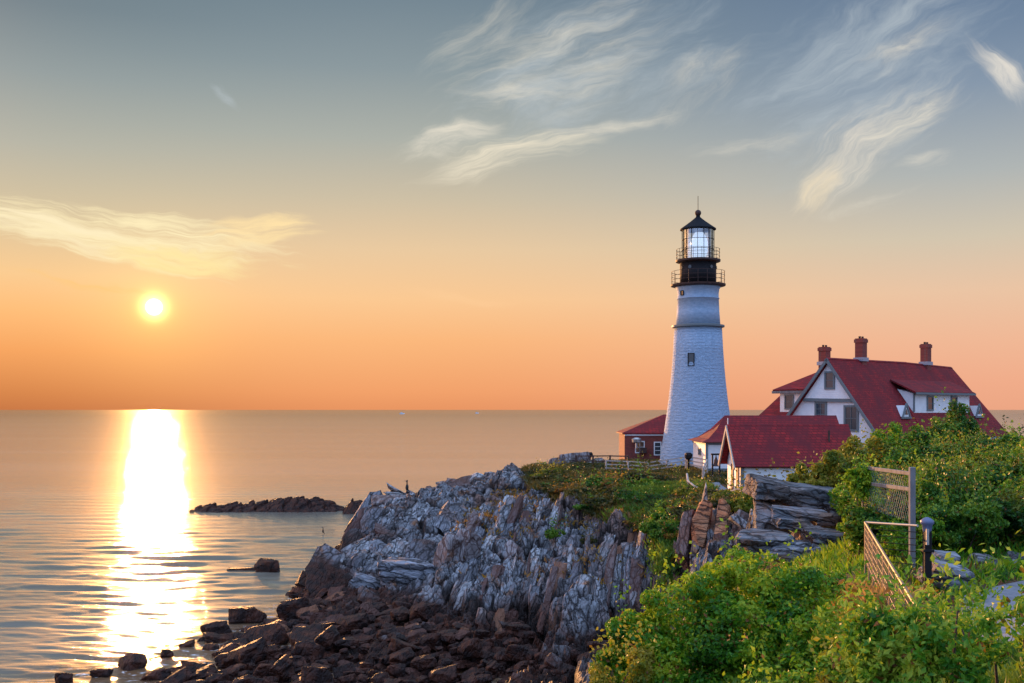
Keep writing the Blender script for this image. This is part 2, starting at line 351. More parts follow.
def b_glass(t, b, oc):
    gl = t.n.new('ShaderNodeBsdfGlossy'); gl.inputs['Roughness'].default_value = .05; gl.inputs[0].default_value = (.8, .9, 1, 1)
    tr = t.n.new('ShaderNodeBsdfTransparent'); tr.inputs[0].default_value = (.86, .92, .98, 1)
    fr = t.n.new('ShaderNodeFresnel'); ms = t.n.new('ShaderNodeMixShader')
    t.l.new(t.math('ADD', fr.outputs[0], t.mr(t.noise(oc, .8, 2), .4, .6, .1, .3)), ms.inputs[0])
    t.l.new(tr.outputs[0], ms.inputs[1]); t.l.new(gl.outputs[0], ms.inputs[2]); t.l.new(ms.outputs[0], t.n['Material Output'].inputs[0])
mat('glass', b_glass)
def b_water(t, b, oc):
    g = t.n.new('ShaderNodeNewGeometry'); p = g.outputs['Position']; x, y, z = t.sep(p)
    n = t.math('ADD', t.noise(t.mapping(p, scale=(.16, 1.5, 1)), 1.9, 4, .55), t.math('MULTIPLY', t.noise(t.mapping(p, scale=(.15, 1.3, 1)), .33, 4, .5), 1.6))
    n = t.math('ADD', n, t.math('MULTIPLY', t.noise(t.mapping(p, scale=(.26, 1.5, 1)), 3.2, 5, .7), .50))
    n = t.math('ADD', n, t.math('MULTIPLY', t.noise(t.mapping(p, rot=(0, 0, .22), scale=(.35, 1.3, 1)), 1.1, 3, .6), .45))
    bp = t.n.new('ShaderNodeBump'); bp.inputs['Distance'].default_value = .16
    t.l.new(t.mr(y, 60, 900, .30, .46), bp.inputs['Strength']); t.l.new(n, bp.inputs['Height'])
    sh = t.n.new('ShaderNodeAttribute'); sh.attribute_name = 'shallow'
    big = t.noise(t.mapping(p, scale=(.004, .03, 1)), 1, 4, .6)
    c = t.mix(t.mr(big, .4, .6), (.12, .11, .085), (.17, .155, .12)); c = t.mix(sh.outputs['Fac'], c, (.16, .085, .04))
    fo = t.math('MULTIPLY', t.mr(sh.outputs['Fac'], .35, .95), t.mr(t.noise(t.mapping(p, scale=(1, 1.6, 1)), 1.6, 6, .7, 1.0), .57, .66))
    df = t.n.new('ShaderNodeBsdfDiffuse'); t.l.new(t.mix(fo, c, (.75, .74, .72)), df.inputs[0])
    gl = t.n.new('ShaderNodeBsdfGlossy'); gl.distribution = 'BECKMANN'; gl.inputs['Roughness'].default_value = .20; gl.inputs[0].default_value = (.97, .97, .97, 1)
    t.l.new(t.mr(y, 60, 900, .065, .12), gl.inputs['Roughness'])
    t.l.new(t.mix(t.mr(t.math('LOGARITHM', y, 10), 2.3, 3.3), (.97, .98, .93), (.52, .59, .58)), gl.inputs[0])
    t.l.new(bp.outputs[0], gl.inputs['Normal']); t.l.new(bp.outputs[0], df.inputs['Normal'])
    g2 = t.n.new('ShaderNodeBsdfGlossy'); g2.inputs['Roughness'].default_value = .42; t.l.new(bp.outputs[0], g2.inputs['Normal']); g2.inputs[0].default_value = (1, .93, .8, 1)
    gm = t.n.new('ShaderNodeMixShader'); gm.inputs[0].default_value = .10; t.l.new(gl.outputs[0], gm.inputs[1]); t.l.new(g2.outputs[0], gm.inputs[2])
    fr = t.n.new('ShaderNodeFresnel'); fr.inputs[0].default_value = 1.34; t.l.new(bp.outputs[0], fr.inputs['Normal'])
    ms = t.n.new('ShaderNodeMixShader'); t.l.new(t.math('MULTIPLY', fr.outputs[0], t.math('SUBTRACT', 1, t.math('MULTIPLY', fo, .7))), ms.inputs[0])
    t.l.new(df.outputs[0], ms.inputs[1]); t.l.new(gm.outputs[0], ms.inputs[2]); t.l.new(ms.outputs[0], t.n['Material Output'].inputs[0])
mat('water', b_water)

# ------------------------------------------------------------ object helpers
ORG = {}
def tag(o, label=None, cat=None, group=None, kind=None):
    if label: o['label'] = label
    if cat: o['category'] = cat
    if group: o['group'] = group
    if kind: o['kind'] = kind
    return o
def thing(name, label, cat, loc, group=None):
    o = bpy.data.objects.new(name, None); C.objects.link(o); o.location = loc
    o.empty_display_size = .2; ORG[o.name] = Vector(loc); return tag(o, label, cat, group)
class MB:
    def __init__(s): s.v = []; s.f = []
    def add(s, vs, fs):
        n = len(s.v); s.v += [tuple(p) for p in vs]; s.f += [tuple(i + n for i in f) for f in fs]; return s
    def box(s, c, half, ax=None):
        c = Vector(c); X, Y, Z = ax or (Vector((1, 0, 0)), Vector((0, 1, 0)), Vector((0, 0, 1)))
        vs = [c + X * (half[0] * i) + Y * (half[1] * j) + Z * (half[2] * k) for i in (-1, 1) for j in (-1, 1) for k in (-1, 1)]
        return s.add(vs, [(0, 1, 3, 2), (4, 6, 7, 5), (0, 4, 5, 1), (2, 3, 7, 6), (0, 2, 6, 4), (1, 5, 7, 3)])
    def bar(s, a, b, w, h=None):
        a, b = Vector(a), Vector(b); d = (b - a); L = d.length; d.normalize()
        up = Vector((0, 0, 1)) if abs(d.z) < .95 else Vector((1, 0, 0))
        X = d.cross(up).normalized(); Y = X.cross(d).normalized()
        return s.box((a + b) / 2, (w / 2, L / 2, (h or w) / 2), (X, d, Y))
    def tube(s, a, b, r, n=8, r2=None):
        a, b = Vector(a), Vector(b); d = (b - a).normalized(); r2 = r if r2 is None else r2
        up = Vector((0, 0, 1)) if abs(d.z) < .95 else Vector((1, 0, 0))
        X = d.cross(up).normalized(); Y = X.cross(d)
        vs = [p + (X * math.cos(2 * math.pi * i / n) + Y * math.sin(2 * math.pi * i / n)) * q for p, q in ((a, r), (b, r2)) for i in range(n)]
        fs = [(i, (i + 1) % n, n + (i + 1) % n, n + i) for i in range(n)] + [tuple(range(n))[::-1], tuple(range(n, 2 * n))]
        return s.add(vs, fs)
    def lathe(s, c, prof, n=48, a0=0):
        c = Vector(c); vs = []; fs = []
        for r, z in prof:
            for i in range(n):
                a = a0 + 2 * math.pi * i / n; vs.append(c + Vector((math.cos(a) * r, math.sin(a) * r, z)))
        for k in range(len(prof) - 1):
            for i in range(n): j = (i + 1) % n; fs.append((k * n + i, k * n + j, (k + 1) * n + j, (k + 1) * n + i))
        fs.append(tuple(range(n))[::-1]); m = (len(prof) - 1) * n; fs.append(tuple(range(m, m + n)))
        return s.add(vs, fs)
    def ring(s, c, r, w, n=40):
        c = Vector(c)
        for i in range(n):
            a, b = 2 * math.pi * i / n, 2 * math.pi * (i + 1) / n
            s.bar(c + Vector((math.cos(a) * r, math.sin(a) * r, 0)), c + Vector((math.cos(b) * r, math.sin(b) * r, 0)), w)
        return s
    def slab(s, pts, th):
        """polygon pts given a thickness th downward along its normal"""
        p = [Vector(q) for q in pts]; n = Vector((0, 0, 0))
        for i in range(len(p)): n += (p[i] - p[0]).cross(p[(i + 1) % len(p)] - p[0])
        n.normalize()
        if n.z < 0: n = -n
        k = len(p); vs = p + [q - n * th for q in p]
        return s.add(vs, [tuple(range(k)), tuple(range(k, 2 * k))[::-1]] + [(i, i + k, (i + 1) % k + k, (i + 1) % k) for i in range(k)])
    def prism(s, pts, off):
        """closed polygon swept by the vector off"""
        p = [Vector(q) for q in pts]; k = len(p); vs = p + [q + Vector(off) for q in p]
        return s.add(vs, [tuple(range(k)), tuple(range(k, 2 * k))[::-1]] + [(i, i + k, (i + 1) % k + k, (i + 1) % k) for i in range(k)])
    def build(s, name, material, parent=None, smooth=False, bevel=0, recalc=True):
        org = ORG[parent.name] if parent else Vector((0, 0, 0))
        me = bpy.data.meshes.new(name); me.from_pydata([tuple(Vector(v) - org) for v in s.v], [], s.f)
        if recalc:
            bm = bmesh.new(); bm.from_mesh(me); bmesh.ops.recalc_face_normals(bm, faces=bm.faces)
            if bevel: bmesh.ops.bevel(bm, geom=bm.edges, offset=bevel, segments=1, affect='EDGES', clamp_overlap=True)
            bm.to_mesh(me); bm.free()
        o = bpy.data.objects.new(name, me); C.objects.link(o); me.materials.append(M[material] if isinstance(material, str) else material)
        if parent: o.parent = parent
        ORG[o.name] = org
        if smooth: me.polygons.foreach_set('use_smooth', [True] * len(me.polygons))
        return o
def np_mesh(name, V, Fc, material, nv, parent=None, loc=None, smooth=False):
    """fast mesh from arrays; Fc is (n, nv)"""
    me = bpy.data.meshes.new(name); V = np.asarray(V, np.float32); Fc = np.asarray(Fc, np.int32)
    me.vertices.add(len(V)); me.vertices.foreach_set('co', V.ravel())
    me.loops.add(Fc.size); me.loops.foreach_set('vertex_index', Fc.ravel())
    me.polygons.add(len(Fc)); me.polygons.foreach_set('loop_start', np.arange(0, Fc.size, nv, dtype=np.int32))
    if smooth: me.polygons.foreach_set('use_smooth', np.ones(len(Fc), bool))
    else: me.polygons.foreach_set('use_smooth', np.zeros(len(Fc), bool))
    me.update(calc_edges=True); me.materials.append(M[material])
    o = bpy.data.objects.new(name, me); C.objects.link(o)
    if parent: o.parent = parent
    if loc is not None: o.location = loc
    return o
def PX(px, py, D): return Vector(((px - W0) / F * D, D, H - (py - HZ) / F * D))

# numpy noise
def _h(ix, iy, iz, s=0):
    n = (ix.astype(np.int64) * 374761393 + iy.astype(np.int64) * 668265263 + iz.astype(np.int64) * 2147483647 + s * 974711) & 0xffffffff
    n = ((n ^ (n >> 13)) * 1274126177) & 0xffffffff; n = n ^ (n >> 16)
    return (n & 0xffff) / 65535.0
def vnoise(x, y, z=None, s=0):
    x = np.asarray(x, float); y = np.asarray(y, float); z = np.zeros_like(x) if z is None else np.asarray(z, float)
    ix, iy, iz = np.floor(x), np.floor(y), np.floor(z); fx, fy, fz = x - ix, y - iy, z - iz
    fx, fy, fz = [q * q * (3 - 2 * q) for q in (fx, fy, fz)]; r = 0
    for a in (0, 1):
        for b in (0, 1):
            for c in (0, 1):
                r = r + _h(ix + a, iy + b, iz + c, s) * (fx if a else 1 - fx) * (fy if b else 1 - fy) * (fz if c else 1 - fz)
    return r
def fbm(x, y, z=None, o=4, s=0):
    r = 0; a = .5; k = 1
    for i in range(o): r = r + a * (vnoise(x * k, y * k, None if z is None else z * k, s + i) - .5); a *= .5; k *= 2.03
    return r
def voro(a, b, s=0):
    """jittered cells: returns random id value, second id, F2-F1, offset across the cell"""
    ia, ib = np.floor(a), np.floor(b)
    f1 = np.full(a.shape, 9.); f2 = np.full(a.shape, 9.); idv = np.zeros(a.shape); id2 = np.zeros(a.shape); off = np.zeros(a.shape)
    for i in (-1, 0, 1):
        for j in (-1, 0, 1):
            ca, cb = ia + i, ib + j; z = ca * 0
            pa = ca + .12 + .76 * _h(ca, cb, z, s + 1); pb = cb + .12 + .76 * _h(ca, cb, z, s + 2)
            d = np.abs(a - pa) ** 1.4 + np.abs(b - pb) ** 1.4
            m = d < f1
            f2 = np.where(m, f1, np.minimum(f2, d)); f1 = np.where(m, d, f1)
            idv = np.where(m, _h(ca, cb, z, s + 3), idv); id2 = np.where(m, _h(ca, cb, z, s + 4), id2); off = np.where(m, a - pa, off)
    return idv, id2, f2 - f1, off

# ------------------------------------------------------------ terrain height
CP = [ # x, y, z
 (0,-6,11),(8,-6,11.3),(0,2,10.9),(5,4,10.7),(-6,2,9.5),(-9,10,4.5),(-14,22,.0),(-20,30,-2),(-40,20,-4),(-40,50,-4),(-30,42,-3),
 (0,10,9.2),(-2,16,6.5),(0,22,4.2),(-6,20,3),(-4,32,1.2),(2,30,3.2),(4,36,2.8),(0,40,1.0),(-10,38,0.0),(-8,45,.3),
 (3,7,10.2),(6,8,10.6),(12,6,11.2),(5,12,9.2),(4,18,7.9),(7,18,8.6),(6,24,7.4),(9.5,20,8.45),(11,24,8.4),(14,24,8.4),(9,28,8.3),(13,28,8.5),(18,24,8.6),(25,22,9),
 (7,31,6.6),(8,36,6.2),(9.5,42,6.4),(12,41,6.9),(14.5,42,7.6),(12,47,8.3),(15,48,8.9),(10,50,6.9),
 (12,33,8.7),(15,34,9.1),(18,36,9.5),(17,42,9.6),(22,42,9.9),(22,48,9.9),(28,46,9.8),(36,40,9.6),(30,30,9.2),(45,60,9),(60,40,9),
 (14,56,7.6),(20,58,8.6),(28,60,8.6),(12,60,6.9),(10.5,56,5.4),(9,50,3.6),(8,56,3.4),(8,62,5.2),(6.5,46,2.2),
 # cove and slab face
 (-20,49,-.1),(-19.7,54,-.3),(-17.3,58.5,-.3),(-14.5,64,-.3),(-15,70,-.6),(-14.8,74,-.5),(-26,56,-2.5),(-24,66,-3),(-18,78,-2),
 (-12,50,.35),(-6,48,.5),(0,47,.8),(4,46,1.3),(-10,57,.6),(-5,57,1.3),(0,56,2.0),(4,53,2.4),(-12.5,64,.6),
 (-11.5,70,2.6),(-13,74,1.6),(-8.5,64,1.7),(-7,68,2.7),(-12,80,2.2),(-16,84,-1.5),
 (-3,63,2.4),(-1.5,66,3.2),(2.5,60,3.2),(3,66,4.1),(3.5,76,5.7),(-2,76,4.0),(-2,83,4.5),(5,56,2.2),(7,66,4.4),(8,72,5.7),(6,82,6.5),
 (-8,76,3.5),(-10.5,82,4.3),(-8.6,90,5.3),(-12.5,92,3.8),(-16,92,-1.5),(-10,98,4.4),(-5,96,5.5),(-4,103,6.1),(-8,104,2.5),(-12,102,-1),(0,90,5.6),(-12,115,-4),(-4,112,1.0),(-3,120,-4),
 (3,94,6.8),(2,102,6.9),(5,112,5.5),(6,122,-3),(8,88,6.75),(10,100,7.1),(14,80,6.8),(12,70,6.5),(16,66,7.0),(20,72,7.0),(18,90,7.1),(17,100,7.1),(26,86,7.3),(30,100,7.5),(40,96,7.5),
 (14,112,6.9),(16,124,5.5),(18,134,-3),(30,122,7),(32,140,-3),(50,110,7.5),(60,120,5),(60,145,-4),(75,90,6),(95,60,6),(90,110,3),(110,140,-4),(0,145,-6),(-30,110,-6),(-45,80,-6),(110,20,8),(70,5,10),(30,-6,11)]
CP = np.array(CP, float)
def _phi(r2): return np.sqrt(r2 + 2.0)
def _solve():
    X = CP[:, :2]; d = ((X[:, None] - X[None]) ** 2).sum(-1); n = len(X)
    A = np.zeros((n + 3, n + 3)); A[:n, :n] = _phi(d) ; A[:n, :n] -= np.eye(n) * .25
    A[:n, n] = 1; A[:n, n + 1:] = X; A[n, :n] = 1; A[n + 1:, :n] = X.T
    return np.linalg.solve(A, np.concatenate([CP[:, 2], [0, 0, 0]]))
_w = _solve()
def hbase(x, y):
    x = np.asarray(x, float); y = np.asarray(y, float); sh = x.shape; x = x.ravel(); y = y.ravel(); out = np.empty(len(x))
    for i in range(0, len(x), 40000):
        a, b = x[i:i + 40000], y[i:i + 40000]
        d = (a[:, None] - CP[:, 0]) ** 2 + (b[:, None] - CP[:, 1]) ** 2
        out[i:i + 40000] = _phi(d) @ _w[:-3] + _w[-3] + _w[-2] * a + _w[-1] * b
    return out.reshape(sh)
def sm(e0, e1, v): t = np.clip((v - e0) / (e1 - e0), 0, 1); return t * t * (3 - 2 * t)
def vegmask(x, y):
    bx = np.interp(y, [0, 38, 44, 50, 55, 60, 68, 76, 84, 92, 98, 108], [-2, 1, 12, 13, 13.5, 11.0, 7.2, 4.6, 2.5, 1.6, .8, 4])
    m = sm(-1.0, 1.0, x - bx + 2.2 * fbm(x * .35, y * .35, o=3, s=5))
    e = ((x - 11.3) / 2.2) ** 2 + ((y - 55) / 4.5) ** 2
    m = m * sm(.7, 1.3, e)
    gully = np.exp(-(((x - 8.9 - (y - 62) * .14) / .75) ** 2)) * sm(54, 58, y) * sm(74, 70, y)
    return np.clip(np.maximum(m, gully), 0, 1) * sm(122, 108, y - .0 * x)
CR = []; CI = []
def hfull(x, y):
    CR.clear(); CI.clear()
    z = hbase(x, y); vg = vegmask(x, y)
    rock = (1 - vg) * sm(40, 46, y) * sm(130, 118, y) * sm(22, 17, x)
    # strata: long direction in plan
    wx = x + 1.2 * fbm(x * .25, y * .25, o=3, s=11); wy = y + 1.2 * fbm(x * .25, y * .25, o=3, s=15)
    def lay(sa, sb, amp, s, th, tilt):
        c, si = math.cos(R(th)), math.sin(R(th)); b = wx * c + wy * si; a = -wx * si + wy * c
        i1, i2, ed, off = voro(a / sa, b / sb, s)
        CR.append(np.exp(-ed / .12)); CI.append(i2); return amp * ((i1 - .5) * 1.5 + tilt * off * (i2 + .3)) - amp * 1.25 * np.exp(-ed / .10)
    d = lay(2.9, 6.5, .80, 21, 68, 1.1) + lay(1.05, 4.2, .24, 31, 74, 1.5) + lay(.42, 2.6, .15, 41, 74, 1.5) + lay(1.6, 1.2, .22, 47, 70, .5) + lay(.6, .45, .07, 57, 70, .5)
    low = sm(-.3, 1.2, z)
    flat = 1.25 - .45 * np.maximum(sm(-2, -5, x), sm(77, 82, y))
    z = z + rock * (d * flat - .15) * (.45 + .55 * low) * sm(-2, -.3, z) + (1 - rock) * .35 * fbm(x * .5, y * .5, o=4, s=50) * sm(30, 45, y)
    z = z + rock * .10 * fbm(x * 3, y * 3, o=3, s=60)
    return z, vg
def h1(x, y): return float(hfull(np.array([x]), np.array([y]))[0][0])
def spaced(segs):
    out = []
    for a, b, d in segs: out.append(np.arange(a, b, d))
    return np.concatenate(out)
gx = spaced([(-45, -20, 1.0), (-20, 14, .095), (14, 20, .3), (20, 40, .6), (40, 112, 2.5)])
gy = spaced([(-8, 4, .8), (4, 30, .35), (30, 46, .3), (46, 84, .10), (84, 108, .13), (108, 122, .3), (122, 150, 1.5)])
GX, GY = np.meshgrid(gx, gy); GZ, GV = hfull(GX, GY)
GI = CI[1] * .6 + CI[2] * .4; GC = np.clip(CR[0] * .8 + CR[1] * .8 + CR[2] * .45, 0, 1); nx, ny = len(gx), len(gy)
idx = np.arange(nx * ny).reshape(ny, nx)
FC = np.stack([idx[:-1, :-1], idx[:-1, 1:], idx[1:, 1:], idx[1:, :-1]], -1).reshape(-1, 4)
zc = GZ.ravel()[FC].max(1); FC = FC[zc > -2.2]
ter = np_mesh('terrain', np.stack([GX.ravel(), GY.ravel(), GZ.ravel()], 1), FC, 'terrain', 4)
tag(ter, kind='structure')
ai = ter.data.attributes.new('cell', 'FLOAT', 'POINT'); ai.data.foreach_set('value', GI.ravel().astype(np.float32))
ac = ter.data.attributes.new('crack', 'FLOAT', 'POINT'); ac.data.foreach_set('value', GC.ravel().astype(np.float32))
at = ter.data.attributes.new('veg', 'FLOAT', 'POINT'); at.data.foreach_set('value', GV.ravel().astype(np.float32))

# ------------------------------------------------------------ water
def make_water():
    us = np.concatenate([np.linspace(-6, -.62, 60)[:-1], np.linspace(-.62, .02, 520), np.linspace(.02, .6, 120)[1:], np.linspace(.6, 6, 60)[1:]])
    pys = np.concatenate([np.arange(409.9, 425, .35), np.arange(425, 760, .55)])[::-1]
    ys = F * H / (pys - HZ)
    U, Y = np.meshgrid(us, ys); X = U * Y; Z = np.zeros_like(X)
    r = np.random.default_rng(3)
    dy = Y * Y / (F * H) * .55; 
    for i in range(90):
        lam = .5 * (5 / .5) ** r.random(); th = R(90 + r.normal() * 15); k = 2 * math.pi / lam
        amp = .0034 * lam ** .8 * .72
        fade = np.clip((lam / np.maximum(dy, Y * .00125) - 2.5) / 3, 0, 1)
        Z += amp * fade * np.sin(k * (math.cos(th) * X + math.sin(th) * Y) + r.random() * 6.28)
    gust = .55 + .9 * np.clip(vnoise(X * .012 + 3, Y * .05, s=77), 0, 1)
    Z *= gust * sm(-1.8, -.5, -hbase(X, Y) * 1.0 if False else np.full_like(X, -.0))
    V = np.stack([X.ravel(), Y.ravel(), Z.ravel()], 1); n, m = X.shape
    I = np.arange(n * m).reshape(n, m)
    Fw = np.stack([I[:-1, :-1], I[:-1, 1:], I[1:, 1:], I[1:, :-1]], -1).reshape(-1, 4)
    o = np_mesh('water', V, Fw, 'water', 4, smooth=True); tag(o, kind='structure')
    near = (Y.ravel() < 150) & (np.abs(X.ravel()) < 50); sv = np.zeros(X.size, np.float32); sv[near] = sm(1.5, .0, -hbase(X.ravel()[near], Y.ravel()[near]))
    a_ = o.data.attributes.new('shallow', 'FLOAT', 'POINT'); a_.data.foreach_set('value', sv)
make_water()

# ------------------------------------------------------------ rocks
def ico(sub):
    bm = bmesh.new(); bmesh.ops.create_icosphere(bm, subdivisions=sub, radius=1)
    V = np.array([v.co[:] for v in bm.verts]); Fc = np.array([[v.index for v in f.verts] for f in bm.faces]); bm.free(); return V, Fc
ICO = {k: ico(k) for k in (2, 3, 4, 5)}
def cut_rock(r, sub=3, planes=14, rough=.03, boxy=.6):
    V, Fc = ICO[sub]; D = V / np.linalg.norm(V, axis=1)[:, None]
    N = r.normal(size=(planes, 3)); N /= np.linalg.norm(N, axis=1)[:, None]
    ds = .75 + .3 * r.random(planes)
    B = np.array([(1, 0, 0), (-1, 0, 0), (0, 1, 0), (0, -1, 0), (0, 0, 1), (0, 0, -1)], float) + r.normal(size=(6, 3)) * .16 * (1 if boxy else 1)
    B /= np.linalg.norm(B, axis=1)[:, None]; N = np.concatenate([N, B]); ds = np.concatenate([ds, np.full(6, boxy) + .12 * r.random(6)])
    dot = D @ N.T; q = np.where(dot > .05, ds / np.maximum(dot, .05), 9); rad = q.min(1)
    P = D * rad[:, None]
    s = r.integers(1, 9999); n = fbm(P[:, 0] * 2.2, P[:, 1] * 2.2, P[:, 2] * 2.2 + 9, o=4, s=int(s))
    return P * (1 + (n * rough * 10)[:, None] * .5), Fc
def frame(long, thin):
    """matrix columns: x=thin, y=long"""
    l = np.array(long, float); l /= np.linalg.norm(l); t = np.array(thin, float); t -= l * (t @ l); t /= np.linalg.norm(t)
    return np.stack([t, l, np.cross(t, l)], 1)
protos = [cut_rock(np.random.default_rng(100 + i), 3 if i < 12 else 2, 5, .022, .62) for i in range(24)]
def hull_proto(r, chip=.28):
    pts = []
    for i in (-1, 1):
        for j in (-1, 1):
            for k in (-1, 1):
                c = np.array([i, j, k], float) * (1 - np.abs(r.normal(size=3)) * .13)
                for _ in range(2): pts.append(c - np.array([i, j, k]) * r.random(3) * np.array([chip, chip * .7, chip]))
    bm = bmesh.new(); [bm.verts.new(p) for p in pts]
    res = bmesh.ops.convex_hull(bm, input=bm.verts); bmesh.ops.delete(bm, geom=list({g for g in res['geom_interior'] + res['geom_unused'] if isinstance(g, bmesh.types.BMVert)}), context='VERTS')
    bmesh.ops.triangulate(bm, faces=bm.faces); bm.verts.index_update()
    V = np.array([v.co[:] for v in bm.verts]); Fc = np.array([[v.index for v in f.verts] for f in bm.faces]); bm.free(); return V * .62, Fc
hulls = [hull_proto(np.random.default_rng(900 + i)) for i in range(40)]
def strata_blocks():
    r = np.random.default_rng(5); VV = []; FF = []; n0 = 0
    N = 0; tries = 0
    cand = np.stack([r.uniform(-17, 13, 60000), r.uniform(46, 112, 60000)], 1)
    zb, vg = hfull(cand[:, 0], cand[:, 1]); e = .4
    gxn = (hbase(cand[:, 0] + e, cand[:, 1]) - hbase(cand[:, 0] - e, cand[:, 1])) / (2 * e)
    gyn = (hbase(cand[:, 0], cand[:, 1] + e) - hbase(cand[:, 0], cand[:, 1] - e)) / (2 * e)
    slope = np.hypot(gxn, gyn)
    p = (1 - vg) * np.where(zb > .1, 1, 0) * np.clip(.10 + slope * .55, 0, 1) * np.where((cand[:, 1] > 100), .5, 1)
    p = np.where((cand[:, 0] > 6) & (vg < .9), np.maximum(p, .12), p)
    keep = r.random(len(cand)) < p * np.where(zb < 1.3, .55, np.where((cand[:, 0] > -3) & (cand[:, 1] > 54) & (cand[:, 1] < 78), .10, .012))
    for (x, y), z, gxx, gyy, sl in zip(cand[keep], zb[keep], gxn[keep], gyn[keep], slope[keep]):
        face = (x > -3) and (54 < y < 78)
        if z < 1.3:    # fallen slabs on the beach
            long = np.array([.85, .45, .12]) + r.normal(size=3) * .25; thin = np.array([-.3, -.3, .9]) + r.normal(size=3) * .25
            L = r.uniform(.15, .55); T = L * r.uniform(.25, .55); Wd = L * r.uniform(.5, .8); sink = .04
        elif face:
            pl = np.array([.16, .86]) + r.normal(size=2) * .035; long = np.array([pl[0], pl[1], (gxx * pl[0] + gyy * pl[1]) * 1.1 + .22 + r.normal() * .06]); thin = np.array([.95, -.2, -.1]) + r.normal(size=3) * .10
            L = r.uniform(.7, 2.4); T = r.uniform(.08, .36); Wd = r.uniform(.3, .55); sink = Wd * .62
        else:
            pl = np.array([.22, .85]) + r.normal(size=2) * .14; long = np.array([pl[0], pl[1], (gxx * pl[0] + gyy * pl[1]) * .95 + .08 + r.normal() * .08]); thin = np.array([.42, -.2, .88]) + r.normal(size=3) * .12
            L = r.uniform(.6, 2.0); T = r.uniform(.10, .26); Wd = r.uniform(.4, 1.1); sink = T * .7
        P, Fc = hulls[r.integers(0, 40)] if r.random() < .35 and z > 1.3 else protos[r.integers(0, 24)]
        Mx = frame(long, thin); Q = (P * np.array([T, L, Wd]) / .62) @ Mx.T
        Q = Q + np.array([x, y, z - sink])
        VV.append(Q); FF.append(Fc + n0); n0 += len(Q); N += 1
    return np.concatenate(VV), np.concatenate(FF)
bv, bf = strata_blocks()
bo = np_mesh('cliff', bv, bf, 'rock', 3); tag(bo, kind='structure')

def rock_thing(name, label, cat, loc, size, mname, seed, long=(1, 0, 0), thin=(0, 0, 1), sub=4, planes=10, rough=.03, boxy=.62, group=None, data=None):
    P, Fc = cut_rock(np.random.default_rng(seed), sub, planes, rough, boxy)
    Q = (P * np.array(size) / boxy * .95) @ frame(long, thin).T
    o = np_mesh(name, Q, Fc, mname, 3, loc=loc); return tag(o, label, cat, group)

def islet(name, label, D, x0, x1, hts, seed, mname='shore_rock', yw=3.0, cat='rock'):
    """long low ledge: heightfield closed by the sea"""
    n, m = 260, 60; X = np.linspace(x0, x1, n); Yv = np.linspace(-yw, yw, m)
    xx, yy = np.meshgrid(X, Yv); hh = np.interp(xx, np.linspace(x0, x1, len(hts)), hts)
    prof = 1 - np.abs(yy / yw) ** 1.6
    i1, i2, ed, off = voro((xx + yy * .5) / 1.6, (yy - xx * .35) / 1.0, seed)
    j1, j2, ed2, off2 = voro((xx + yy * .6) / .6, (yy - xx * .3) / .4, seed + 7)
    zz = hh * prof + prof ** .4 * ((i1 - .5) * .55 + off * .4 + (j1 - .5) * .25 - .25 * np.exp(-ed / .08)) * min(1, max(hts) / 1.6) - .35 + .2 * fbm(xx * 1.5, yy * 1.5, o=3, s=seed)
    zz = zz - 1.0 * (np.abs(yy) / yw > .97) - 1.0 * ((xx < x0 + .02) | (xx > x1 - .02))
    V = np.stack([xx.ravel() - (x0 + x1) / 2, yy.ravel(), zz.ravel()], 1); I = np.arange(n * m).reshape(m, n)
    Fc = np.stack([I[:-1, :-1], I[:-1, 1:], I[1:, 1:], I[1:, :-1]], -1).reshape(-1, 4)
    return tag(np_mesh(name, V, Fc, mname, 4, loc=((x0 + x1) / 2, D, 0)), label, cat)
islet('rock_ledge', 'long low reddish brown rock ledge lying in the open water', 131, -39.2, -20.6, [.6, .9, .8, 1.0, 1.2, 1.5, 1.8, 1.9, 1.8, 1.3, .3], 3, yw=3.2)
islet('rock_ledge', 'short dark ledge between the long ledge and the headland', 128, -20.3, -17.2, [.7, 1.9, 1.7, .8], 9, yw=2.2)
rock_thing('sea_rock', 'small dark pointed rock alone in the water off the headland', 'rock', (-18.9, 82, .15), (.75, .85, .7), 'shore_rock', 12, boxy=.8, planes=12)
rock_thing('sea_rock', 'thin sliver of rock just breaking the surface beside the pointed rock', 'rock', (-20.9, 82.5, -.02), (.16, 1.3, .35), 'shore_rock', 13)

# boulders round the waterline: (px, py of the base, width px, height px, label)
BP = [cut_rock(np.random.default_rng(300 + i), 4, 16, .06, .82) for i in range(9)]
BM = []
for i, (P, Fc) in enumerate(BP):
    o = np_mesh('boulder', P / .80, Fc, 'shore_rock', 3); BM.append(o.data); C.objects.unlink(o); bpy.data.objects.remove(o)
def boulder(px, py, w, h, i, label, group='boulders along the waterline', rz=None, zg=None, name='boulder', dep=None, mdata=None):
    D = F * (H - (.1 if zg is None else zg)) / (py - HZ)
    x = (px - W0) / F * D; r = random.Random(i * 7 + int(px))
    o = bpy.data.objects.new(name, mdata or BM[i % len(BM)]); C.objects.link(o)
    s = D / F; hh = h * s * .75
    o.scale = (w * s * .5, w * s * .5 * (dep or r.uniform(.6, .9)), hh)
    o.rotation_euler = (r.uniform(-.2, .2), r.uniform(-.25, .25), r.uniform(-.5, .5) if rz is None else rz)
    o.location = (x, D + w * s * .3, (zg or 0) + hh * .45)
    return tag(o, label, 'boulder', group)
